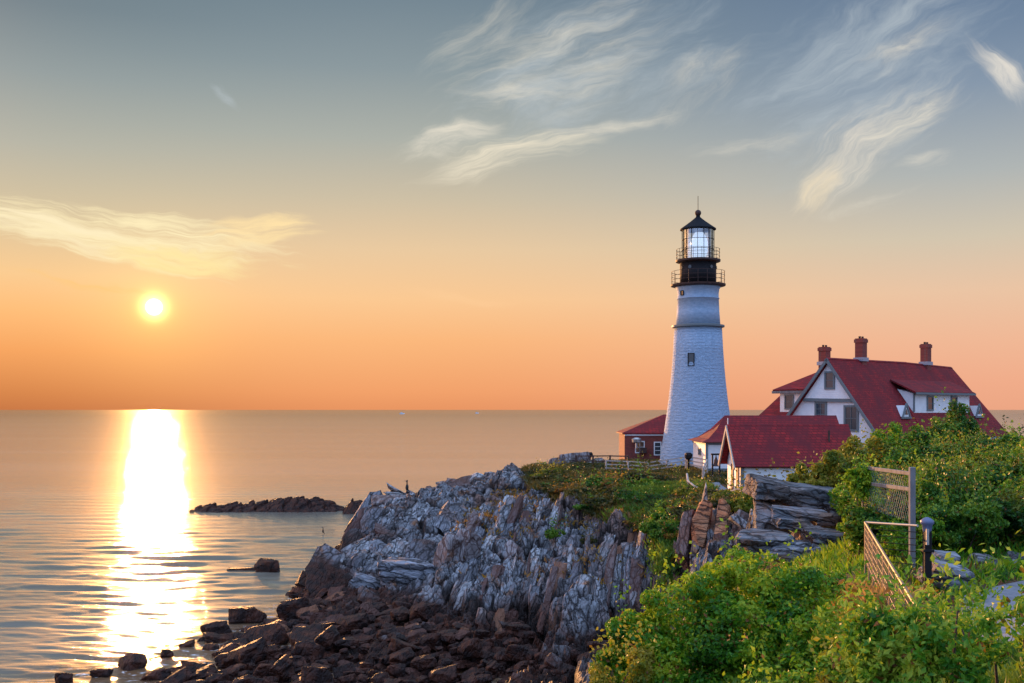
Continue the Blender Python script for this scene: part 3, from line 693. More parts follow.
named = [
 (245, 590 + 32, 42, 15, 'long low boulder standing alone in the water just off the beach'),
 (214, 633, 28, 11, 'flat topped wet boulder beside the long low one'),
 (292, 619, 34, 20, 'rounded brown boulder in the water under the seaward cliff corner'),
 (236, 668, 46, 16, 'reddish slab in the shallows below the beach corner'),
 (130, 668, 30, 14, 'leftmost pair boulder lit orange in the glitter of the sun'),
 (154, 678, 30, 9, 'low orange lit boulder at the frame bottom left'),
 (196, 676, 36, 14, 'wide boulder in the orange shallows, left of the beach'),
 (268, 645, 44, 20, 'squat dark boulder at the head of the shallows'),
 (307, 652, 40, 22, 'tilted dark boulder where shallows meet the rubble'),
 (166, 655, 14, 7, 'small round stone awash left of the beach'),
 (62, 682, 18, 10, 'dark stone cut by the bottom left edge'),
 (100, 674, 22, 7, 'thin flat stone awash at the bottom left'),
 (186, 645, 16, 5, 'thin dark stone awash beyond the shallows'),
 (210, 649, 18, 6, 'small flat stone in the middle of the shallows'),
 (278, 588 + 44, 30, 12, 'brown boulder between the rounded boulder and the squat one')]
for i, (px, py, w, h, lb) in enumerate(named): boulder(px, py, w * .82, h * .85, i, lb, None)
r = random.Random(4)
for i in range(240):
    for _ in range(40):
        px = r.uniform(70, 640); py = r.uniform(628, 686)
        D = F * (H - .6) / (py - HZ); x = (px - W0) / F * D; z = hbase(np.array([x]), np.array([D]))[0]
        if -.45 < z < 1.35 and px > 345 - (py - 620) * 3.3: break
    w = r.choice([.6, .8, 1, 1.2, 2.0]) * r.uniform(7, 15) * (1.15 if px < 350 else 1.0); zz = max(z, -.12)
    boulder(px, HZ + F * (H - zz) / D, w, w * r.uniform(.28, .5), i + 3, 'wet dark reddish boulder in the jumble covering the cove beach', 'boulders heaped on the cove beach', zg=zz, rz=r.uniform(.2, 1.2), dep=r.uniform(.35, .8))

# large distinct blocks on the cliff
def blk(px, py, D, size, seed, label, long, thin, mname='rock', name='rock_block', **k):
    p = PX(px, py, D); return rock_thing(name, label, 'rock', tuple(p), size, mname, seed, long, thin, **k)
blk(462, 557, 67, (.7, 1.5, .7), 41, 'big pointed grey boulder standing upright in the notch of the cliff', (.35, .25, .9), (.9, -.4, 0), boxy=.6)
blk(447, 557, 66.6, (.55, 1.3, .7), 42, 'pinkish block leaning on the big pointed grey boulder', (.3, .2, .9), (.9, -.4, .3))
blk(505, 562, 66, (.55, 1.2, .6), 43, 'pale angular block with a reddish right side on the slope', (.6, .3, .7), (.8, -.5, -.2))
blk(408, 573, 66, (.75, 1.6, 1.0), 44, 'large pale pitted boulder capping the lower seaward ledge', (1, .2, -.15), (.1, -.1, 1), 'pale_rock', rough=.09)
blk(372, 592, 66, (.75, 1.5, .8), 45, 'pale lumpy boulder left of the large pitted one', (.9, .2, -.4), (.3, .3, .8), 'pale_rock', rough=.09)
blk(340, 582, 69, (.65, 1.2, .8), 46, 'pale rounded boulder at the seaward corner above the seaweed', (1, .2, -.1), (0, .3, 1), 'pale_rock', rough=.07)
blk(478, 492, 99, (.9, 2.4, 1.6), 47, 'smooth domed grey rock on the far seaward skyline', (.9, .3, -.05), (.1, -.1, 1), rough=.05)
blk(508, 487, 103, (.9, 2.2, 1.5), 48, 'brown rounded hump behind the smooth domed grey rock', (1, .1, -.2), (0, .1, 1))
blk(390, 503, 90, (.5, 1.5, .9), 49, 'flat grey ledge top at the seaward end of the headland', (.9, .3, -.05), (.1, -.2, 1))
for px, py, w, s, lb in ((538, 470, 1.0, 51, 'left'), (556, 464, 1.0, 52, 'mid'), (575, 463, 1.4, 53, 'right'), (596, 463, .8, 54, 'far')):
    blk(px, py + 3, 100, (w * .7, w, .55), s, {'left': 'lowest grey stone at the seaward end of the clifftop edge', 'mid': 'round grey stone beside the lowest clifftop stone', 'right': 'broad grey stone on the clifftop edge left of the fence', 'far': 'long low grey stone just under the fence end'}[lb], (1, .2, .1), (0, 0, 1))
# cliff ribs right of the gully, two with orange sunlight painted into their colour
blk(702, 528, 56, (.34, 1.25, .5), 61, 'left warm lit rock rib right of the green gully', (.22, .5, .9), (.9, -.3, -.1), 'sun_tinted_rock')
blk(722, 525, 56, (.30, 1.2, .5), 62, 'right orange lit rock rib below the curving handrail', (.2, .5, .9), (.9, -.3, -.1), 'sun_tinted_rock')
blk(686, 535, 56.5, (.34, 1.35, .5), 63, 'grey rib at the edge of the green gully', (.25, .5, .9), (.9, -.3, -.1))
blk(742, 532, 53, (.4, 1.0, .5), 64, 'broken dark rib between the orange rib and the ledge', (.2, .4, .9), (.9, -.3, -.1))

# layered ledge on the right (D about 42)
L_ = [ # px, py, D, (thin, long, wide), seed, label, mat
 (768, 487, 43.5, (.42, .95, .8), 71, 'dark cap block at the left end of the layered ledge', 'ledge_rock'),
 (812, 494, 44, (.52, 1.9, 1.0), 72, 'widest dark blue grey slab along the top of the ledge', 'ledge_rock'),
 (770, 518, 43, (.72, .78, .7), 73, 'square brown pillar block under the left cap of the ledge', 'ledge_rock'),
 (848, 496, 43.6, (.28, 1.1, .8), 74, 'flat grey slab at the right end of the ledge top', 'ledge_rock'),
 (850, 508, 43, (.25, 1.1, .8), 75, 'thin layered slab under the right end slab', 'ledge_rock'),
 (843, 517, 42.5, (.36, .62, .5), 76, 'tan squared block in the middle of the ledge', 'pale_rock'),
 (862, 517, 42.5, (.32, .4, .4), 77, 'small tan block beside the tan squared one', 'pale_rock'),
 (800, 512, 42.2, (.24, 1.35, .7), 78, 'pale slanting slab across the face of the ledge', 'pale_rock'),
 (792, 521, 41.6, (.22, .9, .6), 79, 'lower slanting slab beneath the pale one', 'ledge_rock'),
 (826, 516, 42, (.25, .5, .4), 80, 'small wedge stone at the centre of the ledge', 'ledge_rock'),
 (770, 542, 40.5, (.52, 1.5, .9), 81, 'rough grey block low at the left foot of the ledge', 'ledge_rock'),
 (788, 552, 39.6, (.35, .9, .6), 82, 'pale cracked stone at the foot beside the near bush', 'pale_rock'),
 (838, 540, 40.5, (.50, 1.3, .9), 83, 'dark overhanging block low on the right of the ledge', 'ledge_rock'),
 (815, 533, 41, (.3, .6, .6), 84, 'brown stone wedged between the two low blocks', 'ledge_rock'),
 (803, 545, 39.8, (.25, .4, .4), 85, 'little grey cube stone at the ledge foot', 'ledge_rock'),
 (820, 549, 39.6, (.25, .4, .4), 86, 'little pale stone at the ledge foot', 'pale_rock')]
for px, py, D, sz, sd, lb, mn in L_:
    blk(px, py + 2, D, tuple(q * .80 for q in sz), sd, lb, (.97, .12, -.09), (.12, -.1, 1), mn, name='ledge_stone', boxy=.68, planes=5, rough=.045)
# stones by the path
for px, py, D, sz, sd, lb in ((948, 577, 24.6, (.27, .50, .36), 91, 'large pale slanting boulder beside the black post'),
                              (944, 560, 25.6, (.2, .3, .26), 92, 'squared pale stone behind the large path boulder'),
                              (985, 562, 27.5, (.16, .35, .26), 93, 'grey stone at the hedge foot beyond the path'),
                              (1004, 525, 30, (.25, .35, .35), 94, 'pale stone poking from the hedge near the right edge'),
                              (1020, 560, 27.5, (.15, .3, .25), 95, 'low grey stone at the right edge of the path')):
    blk(px, py, D, sz, sd, lb, (.95, .1, -.25), (.2, -.2, 1), 'pale_rock', name='path_stone', boxy=.66, planes=6)

# ------------------------------------------------------------ lighthouse
TX, TY = 17.55, 100.0
def tz(py): return H - (py - HZ) * 100 / F
T = thing('lighthouse', 'tall white stone lighthouse with a black lantern room', 'lighthouse', (TX, TY, 7.0))
def prof(l): return [(r, tz(py)) for r, py in l]
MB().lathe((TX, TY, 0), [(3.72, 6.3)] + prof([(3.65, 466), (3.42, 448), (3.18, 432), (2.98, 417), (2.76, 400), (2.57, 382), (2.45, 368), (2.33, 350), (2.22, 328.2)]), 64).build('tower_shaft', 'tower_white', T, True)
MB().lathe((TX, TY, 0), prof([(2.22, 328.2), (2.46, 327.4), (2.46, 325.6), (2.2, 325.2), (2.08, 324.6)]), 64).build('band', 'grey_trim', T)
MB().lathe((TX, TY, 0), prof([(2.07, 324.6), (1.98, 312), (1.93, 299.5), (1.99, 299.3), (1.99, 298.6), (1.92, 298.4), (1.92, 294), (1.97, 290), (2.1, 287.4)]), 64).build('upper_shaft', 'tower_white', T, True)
dk = MB().lathe((TX, TY, 0), prof([(2.1, 287.4), (2.55, 286.2), (2.58, 284.6), (1.6, 284.4)]), 48).build('gallery_deck', 'rust_metal', T)
drum = MB().lathe((TX, TY, 0), prof([(1.7, 284.4), (1.7, 263.2)]), 40).build('watch_room', 'black_metal', T, True)
for a in (200, 235, 305, 340):
    p = Vector((TX + math.cos(R(a)) * 1.71, TY + math.sin(R(a)) * 1.71, tz(268.5)))
    MB().tube(p - Vector((math.cos(R(a)), math.sin(R(a)), 0)) * .05, p + Vector((math.cos(R(a)), math.sin(R(a)), 0)) * .06, .16, 14).build('porthole', 'dark_pane', drum)
MB().lathe((TX, TY, 0), prof([(1.72, 263.2), (2.08, 262), (2.1, 260.2), (1.5, 260)]), 48).build('lantern_deck', 'rust_metal', T)
def railing(rad, z0, h, n, nr, name):
    m = MB()
    for i in range(n):
        a = 2 * math.pi * i / n; p = Vector((TX + math.cos(a) * rad, TY + math.sin(a) * rad, z0)); m.tube(p, p + Vector((0, 0, h)), .022, 6)
    for k in range(nr): m.ring((TX, TY, z0 + h * (k + 1) / nr), rad, .03, 36)
    m.build(name, 'rust_metal', T)
railing(2.48, tz(284.6), 1.2, 18, 3, 'gallery_railing'); railing(2.02, tz(260.2), 1.0, 16, 3, 'lantern_railing')
lr = MB(); n = 16; rl = 1.5; z0, z1 = tz(260), tz(230)
for i in range(n):
    a = 2 * math.pi * (i + .5) / n; lr.tube((TX + math.cos(a) * rl, TY + math.sin(a) * rl, z0), (TX + math.cos(a) * rl, TY + math.sin(a) * rl, z1), .026, 6)
for z in (z0 + .05, z0 + (z1 - z0) * .34, z0 + (z1 - z0) * .67, z1 - .04): lr.ring((TX, TY, z), rl, .04, 32)
fr = lr.build('lantern_frame', 'black_metal', T)
MB().add([(TX + math.cos(2 * math.pi * i / 32) * 1.46, TY + math.sin(2 * math.pi * i / 32) * 1.46, z) for z in (z0, z1) for i in range(32)], [(i, (i + 1) % 32, 32 + (i + 1) % 32, 32 + i) for i in range(32)]).build('lantern_glass', 'glass', T, True)
ln = MB().lathe((TX + .1, TY, 0), [(.35, z0), (.5, z0 + .15)] + [(.62 + .18 * math.sin(i * math.pi / 10) + (.05 if i % 2 else 0), z0 + .3 + i * .19) for i in range(11)] + [(.4, z1 - .25)], 28).build('lens', 'lens', T)
MB().lathe((TX, TY, 0), prof([(1.5, 230.4), (1.68, 230), (1.68, 229), (1.2, 225.4), (.7, 221.5), (.32, 218.2), (.2, 217), (.2, 215.6)]), 32).build('lantern_roof', 'roof_metal', T)
MB().lathe((TX, TY, 0), [(max(.04, .30 * math.sin(math.pi * i / 12)), tz(213) - .30 * math.cos(math.pi * i / 12)) for i in range(13)], 20).build('vent_ball', 'rust_metal', T, True)
MB().tube((TX, TY, tz(210.5)), (TX, TY, tz(196)), .028, 6).build('lightning_rod', 'black_metal', T)

def window(parent, c, rt, w, h, nrm, frame_m='grey_trim', fw=.09, cols=1, rows=1, prot=.06, pane='dark_pane', name='window'):
    c = Vector(c); rt = Vector(rt).normalized(); up = Vector((0, 0, 1)); nm = Vector(nrm).normalized(); ax = (rt, nm, up)
    m = MB(); k = c + nm * prot / 2
    for s in (-1, 1):
        m.box(k + rt * s * (w / 2 + fw / 2), (fw / 2, prot, h / 2 + fw), ax); m.box(k + up * s * (h / 2 + fw / 2), (w / 2, prot, fw / 2), ax)
    for i in range(1, cols): m.box(k + rt * (w * (i / cols - .5)), (.02, prot * .8, h / 2), ax)
    for i in range(1, rows): m.box(k + up * (h * (i / rows - .5)), (w / 2, prot * .8, .022), ax)
    f = m.build(name, frame_m, parent); MB().box(c + nm * .015, (w / 2, .012, h / 2), ax).build('pane', pane, f); return f
def tower_window(py, az, w, h):
    a = R(az); rr = np.interp(-py, [-466, -417, -368, -328], [3.65, 2.98, 2.45, 2.22])
    nm = Vector((math.cos(a), math.sin(a), 0)); window(T, Vector((TX, TY, tz(py))) + nm * (rr - .02), (-nm.y, nm.x, 0), w, h, nm, 'black_metal', .06)
tower_window(360.5, 245, .5, 1.1)
nm = Vector((math.cos(R(212)), math.sin(R(212)), 0)); window(T, Vector((TX, TY, tz(294))) + nm * 1.93, (-nm.y, nm.x, 0), .3, .35, nm, 'black_metal', .05)

# ------------------------------------------------------------ brick building behind the tower
Bk = thing('brick_building', 'low red brick fog signal building left of the lighthouse', 'building', (14.5, 107, 7.1))
bx0, bx1, by0, by1 = 11.1, 19, 104.5, 110; ze = 10.15
MB().box(((bx0 + bx1) / 2, (by0 + by1) / 2, (6.4 + ze) / 2), ((bx1 - bx0) / 2, (by1 - by0) / 2, (ze - 6.4) / 2)).build('wall', 'brick', Bk)
o_ = .25; a = [(bx0 - o_, by0 - o_, ze), (bx1 + o_, by0 - o_, ze), (bx1 + o_, by1 + o_, ze), (bx0 - o_, by1 + o_, ze)]; r0, r1 = (bx0 + 4.2, 107.2, 11.95), (bx1 - 2.7, 107.2, 11.95)
MB().add([*a, r0, r1, *[(p[0], p[1], p[2] - .12) for p in a]], [(0, 1, 5, 4), (1, 2, 5), (2, 3, 4, 5), (3, 0, 4), (0, 6, 7, 1), (1, 7, 8, 2), (2, 8, 9, 3), (3, 9, 6, 0), (6, 9, 8, 7)]).build('roof', 'red_roof', Bk)
MB().box(((bx0 + bx1) / 2, by0 - .05, ze - .2), ((bx1 - bx0) / 2, .06, .08)).build('cornice', 'white_trim', Bk)
w1 = window(Bk, (12.6, by0, 8.75), (1, 0, 0), .75, 1.0, (0, -1, 0), 'white_trim', .1, 2, 2)
w2 = window(Bk, (14.35, by0, 8.6), (1, 0, 0), .55, 1.15, (0, -1, 0), 'white_trim', .1, 1, 3)
hn = MB(); c0 = Vector((12.05, by0 - .1, 9.1))
hn.lathe((12.2, by0 - .55, 8.65), [(.1, 0), (.12, .5), (.45, .6), (.5, .9), (.2, 1.05)], 16); hn.build('fog_horn', 'steel', Bk)
hb = MB().box((12.9, by0 - .35, 8.45), (.3, .3, .25)); hb.bar((12.6, by0 - .02, 8.2), (12.6, by0 - .6, 8.2), .08).bar((13.2, by0 - .02, 8.2), (13.2, by0 - .6, 8.2), .08); hb.build('horn_bracket', 'rust_metal', Bk)

# ------------------------------------------------------------ covered passage at the tower foot
Ps = thing('passage_building', 'low white passage with a hipped red roof joining lighthouse and house', 'building', (21, 91, 7.2))
px0, px1, py0, py1 = 16.15, 27.5, 88, 94.5; ze = 9.75
MB().box(((px0 + px1) / 2, (py0 + py1) / 2, (6.6 + ze) / 2), ((px1 - px0) / 2, (py1 - py0) / 2, (ze - 6.6) / 2)).build('wall', 'white_wall', Ps)
rv = []; prf = [(1.0, 0), (.72, .28), (.36, 1.05), (0, 2.2)]; ov = .45
cxr0, cxr1, cy = 18.3, px1 + .4, 91.2
for t_, dz in prf:
    rv += [(cxr0 + (px0 - ov - cxr0) * t_, cy + (py0 - ov - cy) * t_, ze + dz), (cxr1, cy + (py0 - ov - cy) * t_, ze + dz), (cxr1, cy + (py1 + ov - cy) * t_, ze + dz), (cxr0 + (px0 - ov - cxr0) * t_, cy + (py1 + ov - cy) * t_, ze + dz)]
fs = [(0, 3, 2, 1)]
for k in range(3):
    q = k * 4
    for i in range(4): j = (i + 1) % 4; fs.append((q + i, q + j, q + 4 + j, q + 4 + i))
MB().add(rv, fs).build('roof', 'red_roof', Ps)
MB().box((px0, py0, (7 + ze) / 2), (.1, .1, (ze - 7) / 2)).box(((px0 + px1) / 2, py0 - .03, ze - .12), ((px1 - px0) / 2 - .11, .05, .1)).box((px0 - .03, (py0 + py1) / 2, ze - .12), (.05, (py1 - py0) / 2, .1)).box((22, py0 - .04, 7.5), (5.7, .05, .07)).build('corner_trim', 'grey_trim', Ps)
window(Ps, (px0, 91.0, 8.85), (0, 1, 0), .9, .45, (-1, 0, 0), 'grey_trim', .08)
window(Ps, (18.55, py0, 8.35), (1, 0, 0), .55, 1.2, (0, -1, 0), 'grey_trim', .1, 1, 2)

# ------------------------------------------------------------ small gabled house
ph = R(1); rd = Vector((math.cos(ph), math.sin(ph), 0)); wd = Vector((math.sin(ph), -math.cos(ph), 0)); O = Vector((14.45, 70, 0)); up = Vector((0, 0, 1))
S = thing('gabled_outbuilding', 'small white outbuilding with steep red roof and sunlit cream gable', 'building', tuple(O + rd * 3.7 + up * 6.9))
hw = 2.1; Ls = 7.6; zE = 9.15; zR = 11.45; zb = 6.4
def g_(t_, a, z): return O + rd * t_ + wd * a + up * z
MB().prism([g_(.25, -hw, zb), g_(.25, hw, zb), g_(.25, hw, zE), g_(.25, 0, zR - .12), g_(.25, -hw, zE)], rd * (Ls - .5)).build('wall', 'white_wall', S)
ohg = .35
k = (zR - zE) / hw
rf = MB()
for s in (-1, 1): rf.slab([g_(-ohg + .1, 0, zR + .06), g_(Ls + .2, 0, zR + .06), g_(Ls + .2, s * (hw + .35), zE - k * .35 + .06), g_(-ohg + .1, s * (hw + .35), zE - k * .35 + .06)], .12)
rf.build('roof', 'red_roof', S)
bb = MB()
for s in (-1, 1): bb.slab([g_(-ohg, 0, zR - .02), g_(-ohg + .09, 0, zR - .02), g_(-ohg + .09, s * (hw + .35), zE - k * .35 - .02), g_(-ohg, s * (hw + .35), zE - k * .35 - .02)], .22)
bb.build('barge_board', 'wood_rail', S)
MB().box(g_(.25, hw, (zb + zE) / 2), (.11, .11, (zE - zb) / 2 - .1), (rd, wd, up)).build('corner_board', 'grey_trim', S)
for a_ in (-.55, .95): 
    d_ = MB().box(g_(.23, a_, 7.9), (.04, .32, .95), (rd, wd, up)).build('door', 'door_wood', S)
    MB().box(g_(.17, a_ + .2, 7.85), (.02, .05, .05), (rd, wd, up)).build('handle', 'black_metal', d_)
MB().tube(g_(-.2, 0, zR), g_(-.2, 0, zR + .45), .03, 6).build('finial', 'white_trim', S)
MB().tube(g_(6.2, 1.0, zR - 1.1), g_(6.2, 1.0, zR - .35), .07, 8).build('vent_pipe', 'rust_metal', S)

# ------------------------------------------------------------ keeper's house
th = R(41); U = Vector((math.cos(th), math.sin(th), 0)); Vv = Vector((math.sin(th), -math.cos(th), 0)); A0 = Vector((29.4, 98, 0))
def k_(t_, a, z): return A0 + U * t_ + Vv * a + up * z
Kh = thing('keepers_house', 'large white two storey house with a steep dark red roof', 'house', tuple(k_(10, 0, 7.4)))
aR, zRt, aL, zL, zT = 5.5, 9.76, -4.55, 11.64, 17.25
Lr, Le = 23.2, 24.6
# walls
MB().prism([k_(0, aL + .35, 6.5), k_(0, aR - .35, 6.5), k_(0, aR - .35, zRt + .2), k_(0, 0, zT - .35), k_(0, aL + .35, zL + .1)], U * 22.0).build('wall', 'white_wall', Kh)
# upper gable face standing proud
MB().prism([k_(-.18, -2.6, 13.52), k_(-.18, 2.5, 13.42), k_(-.18, 0, zT - .45)], U * .17).build('gable_face', 'white_wall', Kh)
MB().prism([k_(-.25, -2.72, 13.22), k_(-.25, 2.62, 13.12), k_(-.25, 2.62, 13.38), k_(-.25, -2.72, 13.48)], U * .24).build('belt_course', 'grey_trim', Kh)
# main roof slopes; right slope dips where the second volume starts
rf = MB(); oh = -.55
rf.slab([k_(oh, 0, zT), k_(13.8, 0, zT), k_(14.2, aR, zRt), k_(oh, aR, zRt)], .22)
rf.slab([k_(oh, 0, zT), k_(13.8, 0, zT), k_(14.2, aL, zL), k_(oh, aL, zL)], .22)
rf.slab([k_(13.8, 0, zT - .02), k_(Lr, 0, zT - .25), k_(Le + .2, aR, zRt), k_(14.2, aR, zRt)], .22)
rf.slab([k_(13.8, 0, zT - .02), k_(Lr, 0, zT - .25), k_(Le + .2, aL, zL), k_(14.2, aL, zL)], .22)
rf.slab([k_(Lr, 0, zT - .25), k_(Le + .2, aR, zRt), k_(Le + .2, aL, zL)], .2)
# left rear wing: lower slope and hipped top
rf.slab([k_(3.4, -4.2, 11.6), k_(3.4, -10.7, 11.6), k_(6.6, -9.4, 14.4), k_(6.6, -2.6, 14.4)], .2)
rf.slab([k_(3.8, -2.3, 14.45), k_(3.8, -9.0, 14.45), k_(8.0, -5.2, 16.7), k_(8.0, -.4, 16.9)], .2)
rf.slab([k_(3.8, -9.0, 14.45), k_(13, -9.0, 14.45), k_(8.0, -5.2, 16.7)], .2)
rf.build('roof', 'red_roof', Kh)
bb = MB()
for a_, z_ in ((aR + .05, zRt), (aL - .05, zL)): bb.slab([k_(oh - .08, 0, zT - .05), k_(oh + .02, 0, zT - .05), k_(oh + .02, a_, z_ - .05), k_(oh - .08, a_, z_ - .05)], .26)
bb.slab([k_(oh + .03, aL - .3, zL - .1), k_(oh + .8, aL - .3, zL - .1), k_(oh + .8, aL + .7, zL - .1), k_(oh + .03, aL + .7, zL - .1)], .25)
bb.slab([k_(oh + .03, aR - 1.2, zRt + .1), k_(oh + .5, aR - 1.2, zRt + .1), k_(oh + .5, aR - .1, zRt + .1), k_(oh + .03, aR - .1, zRt + .1)], .2)
bb.build('barge_board', 'grey_trim', Kh)
wg = MB().prism([k_(3.9, -10.2, 6.5), k_(3.9, -3.8, 6.5), k_(3.9, -3.8, 11.5), k_(3.9, -10.2, 11.5)], U * 8).prism([k_(4.1, -8.3, 12.05), k_(4.1, -2.6, 12.05), k_(4.1, -2.6, 14.3), k_(4.1, -8.3, 14.3)], U * 5); wg.build('rear_wing', 'white_wall', Kh)
MB().slab([k_(3.0, -4.3, 11.5), k_(3.0, -10.8, 11.5), k_(3.38, -10.8, 11.5), k_(3.38, -4.3, 11.5)], .22).slab([k_(3.68, -2.6, 14.32), k_(3.68, -9.0, 14.32), k_(3.95, -9.0, 14.32), k_(3.95, -2.6, 14.32)], .26).build('gutter', 'wood_grey', Kh)
window(Kh, k_(-.2, .1, 15.15), Vv, .75, 1.35, -U, fw=.16, rows=2)
window(Kh, k_(0, -.95, 12.0), Vv, .9, 2.0, -U, fw=.2, cols=2, rows=4)
window(Kh, k_(0, 2.2, 11.65), Vv, 1.1, 2.0, -U, fw=.2, cols=2, rows=2)
window(Kh, k_(4.1, -7.2, 13.2), Vv, .85, 1.25, -U, fw=.12, rows=2)
# shed dormer on the right-hand slope
sd0, sd1 = 8.3, 19.5; ad = 3.75; zt = 14.0
def slopez(a): return zT + (zRt - zT) * a / aR
MB().prism([k_(sd0, ad, slopez(ad) - .3), k_(sd0, ad, zt), k_(sd0, 1.9, zt + .45), k_(sd0, 1.9, slopez(1.9) - .3)], U * (sd1 - sd0)).build('dormer_wall', 'white_wall', Kh)
MB().slab([k_(sd0 - .4, ad + .45, zt + .12), k_(sd1 + .4, ad + .45, zt + .12), k_(sd1 + .4, 1.6, zt + 1.35), k_(sd0 - .4, 1.6, zt + 1.35)], .14).build('dormer_roof', 'red_roof', Kh)
MB().bar(k_(sd0 - .4, ad + .48, zt - .02), k_(sd1 + .4, ad + .48, zt - .02), .08, .2).box(k_(sd0 + .05, ad + .02, zt - .9), (.1, .05, .9), (U, Vv, up)).build('fascia', 'grey_trim', Kh)
for t_ in (11.4, 16.2): window(Kh, k_(t_, ad, 13.05), U, .95, 1.15, Vv, fw=.16, rows=2)
MB().slab([k_(sd0 - .6, 3.2, slopez(3.2) + .08), k_(sd0 - .2, 3.2, slopez(3.2) + .08), k_(sd0 - .2, 4.6, slopez(4.6) + .08), k_(sd0 - .6, 4.6, slopez(4.6) + .08)], .1).build('flashing_strip', 'red_roof', Kh)
# little triangular dormers
for t_ in (6.0, 20.6):
    a_ = 3.9; z_ = slopez(a_) - .25; f_ = a_ + .35
    td = MB().prism([k_(t_ - .55, f_, z_ + .1), k_(t_ + .55, f_, z_ + .1), k_(t_, f_, z_ + 1.15)], -Vv * 1.6).build('triangle_dormer', 'white_trim', Kh)
    m = MB()
    for s in (-1, 1): m.bar(k_(t_ + s * .75, f_ + .03, z_ - .1), k_(t_, f_ + .03, z_ + 1.32), .12, .16)
    m.bar(k_(t_ - .85, f_ + .04, z_), k_(t_ + .85, f_ + .04, z_), .14, .18); m.build('dormer_trim', 'grey_trim', td)
    MB().prism([k_(t_ - .25, f_ + .02, z_ + .3), k_(t_ + .25, f_ + .02, z_ + .3), k_(t_, f_ + .02, z_ + .8)], Vv * .03).build('pane', 'dark_pane', td)
# chimneys
for (pxc, w_, ptop, pbot, D_) in ((824.5, 10.5, 347, 366, 106), (861, 10.5, 338.5, 362, 101.5), (925.8, 9.5, 344, 366, 109.5)):
    s_ = D_ / F; b_ = PX(pxc, pbot + 8, D_); t_ = PX(pxc, ptop, D_); hw_ = w_ * s_ / 2 / 1.25
    ch = MB().box((b_ + t_) / 2, (hw_, hw_, (t_.z - b_.z) / 2), (U, Vv, up)).box(t_ - up * .25, (hw_ + .07, hw_ + .07, .16), (U, Vv, up)).build('chimney', 'brick', Kh)
    MB().box(PX(pxc, pbot - 2.5, D_), (hw_ + .12, hw_ + .12, .18), (U, Vv, up)).build('flashing', 'flashing', ch)
    for q in (-.25, .25): MB().tube(t_ + U * q - up * .05, t_ + U * q + up * .2, .12, 10).build('chimney_pot', 'rust_metal', ch)
# arched porch at the lower right
ar = MB(); pc = k_(21.0, aR - .8, 8.0)
for i in range(10):
    a1, a2 = math.pi * i / 10, math.pi * (i + 1) / 10
    ar.bar(pc + U * math.cos(a1) * 2.1 + up * (math.sin(a1) * 1.6) + Vv * 1.3, pc + U * math.cos(a2) * 2.1 + up * (math.sin(a2) * 1.6) + Vv * 1.3, .5, .2)
ar.build('porch_arch', 'grey_trim', Kh)
MB().box(pc + Vv * .6 + up * .0, (2.0, .5, 1.4), (U, Vv, up)).build('porch_wall', 'white_wall', Kh)

# ------------------------------------------------------------ fences and small fittings
def rail_fence(name, label, pts, hgt, nr, mname, pw=.12, cat='fence', sink=.3, rw=.09):
    z = [h1(p[0], p[1]) if len(p) < 3 else p[2] for p in pts]
    c = Vector((pts[0][0], pts[0][1], z[0])); f = thing(name, label, cat, tuple(c))
    for (p, zz) in zip(pts, z): MB().bar((p[0], p[1], zz - sink), (p[0], p[1], zz + hgt), pw).build('post', mname, f)
    for k in range(nr):
        m = MB(); q = hgt * (k + .85) / nr
        for i in range(len(pts) - 1): m.bar((pts[i][0], pts[i][1], z[i] + q), (pts[i + 1][0], pts[i + 1][1], z[i + 1] + q), rw, rw * 1.2)
        m.build('rail', mname, f)
    return f
def gp(px, D, py=None):
    x = (px - W0) / F * D; return (x, D) if py is None else (x, D, H - (py - HZ) * D / F)
rail_fence('post_and_rail_fence', 'weathered rail fence along the clifftop left of the brick building', [gp(576, 99, 465.5), gp(593, 98, 465.5), gp(610, 97, 465.5), gp(628, 96, 466)], .95, 2, 'rust_metal', pw=.16)
rail_fence('post_and_rail_fence', 'pale rail fence crossing in front of the lighthouse foot', [gp(606, 92, 471), gp(628, 91.5, 472), gp(648, 91, 473), gp(667, 90.5, 470.5), gp(686, 90, 467.5)], .95, 3, 'wood_rail', pw=.14, rw=.08)
rail_fence('post_and_rail_fence', 'pale rail fence dropping from the lookout corner towards the path', [gp(688, 89.5, 467.5), gp(707, 86.5, 471), gp(703, 82, 480)], .95, 3, 'wood_rail', pw=.15, rw=.09)
# curving handrail
hr = thing('handrail', 'pale curving handrail sweeping down beside the sunlit gable', 'handrail', tuple(PX(700, 498, 74)))
pts = [PX(687, 474, 78), PX(688, 481, 76.5), PX(694, 486, 75), PX(704, 491, 73.5), PX(715, 495, 72), PX(727, 492.5, 70), PX(738, 489.5, 68.5), PX(748, 487.5, 67)]
m = MB()
for i in range(len(pts) - 1): m.tube(pts[i], pts[i + 1], .075, 8)
m.build('top_rail', 'wood_rail', hr)
for i in (0, 1, 3, 4, 6): MB().tube(pts[i], pts[i] - up * 1.3, .05, 8).build('post', 'wood_rail', hr)
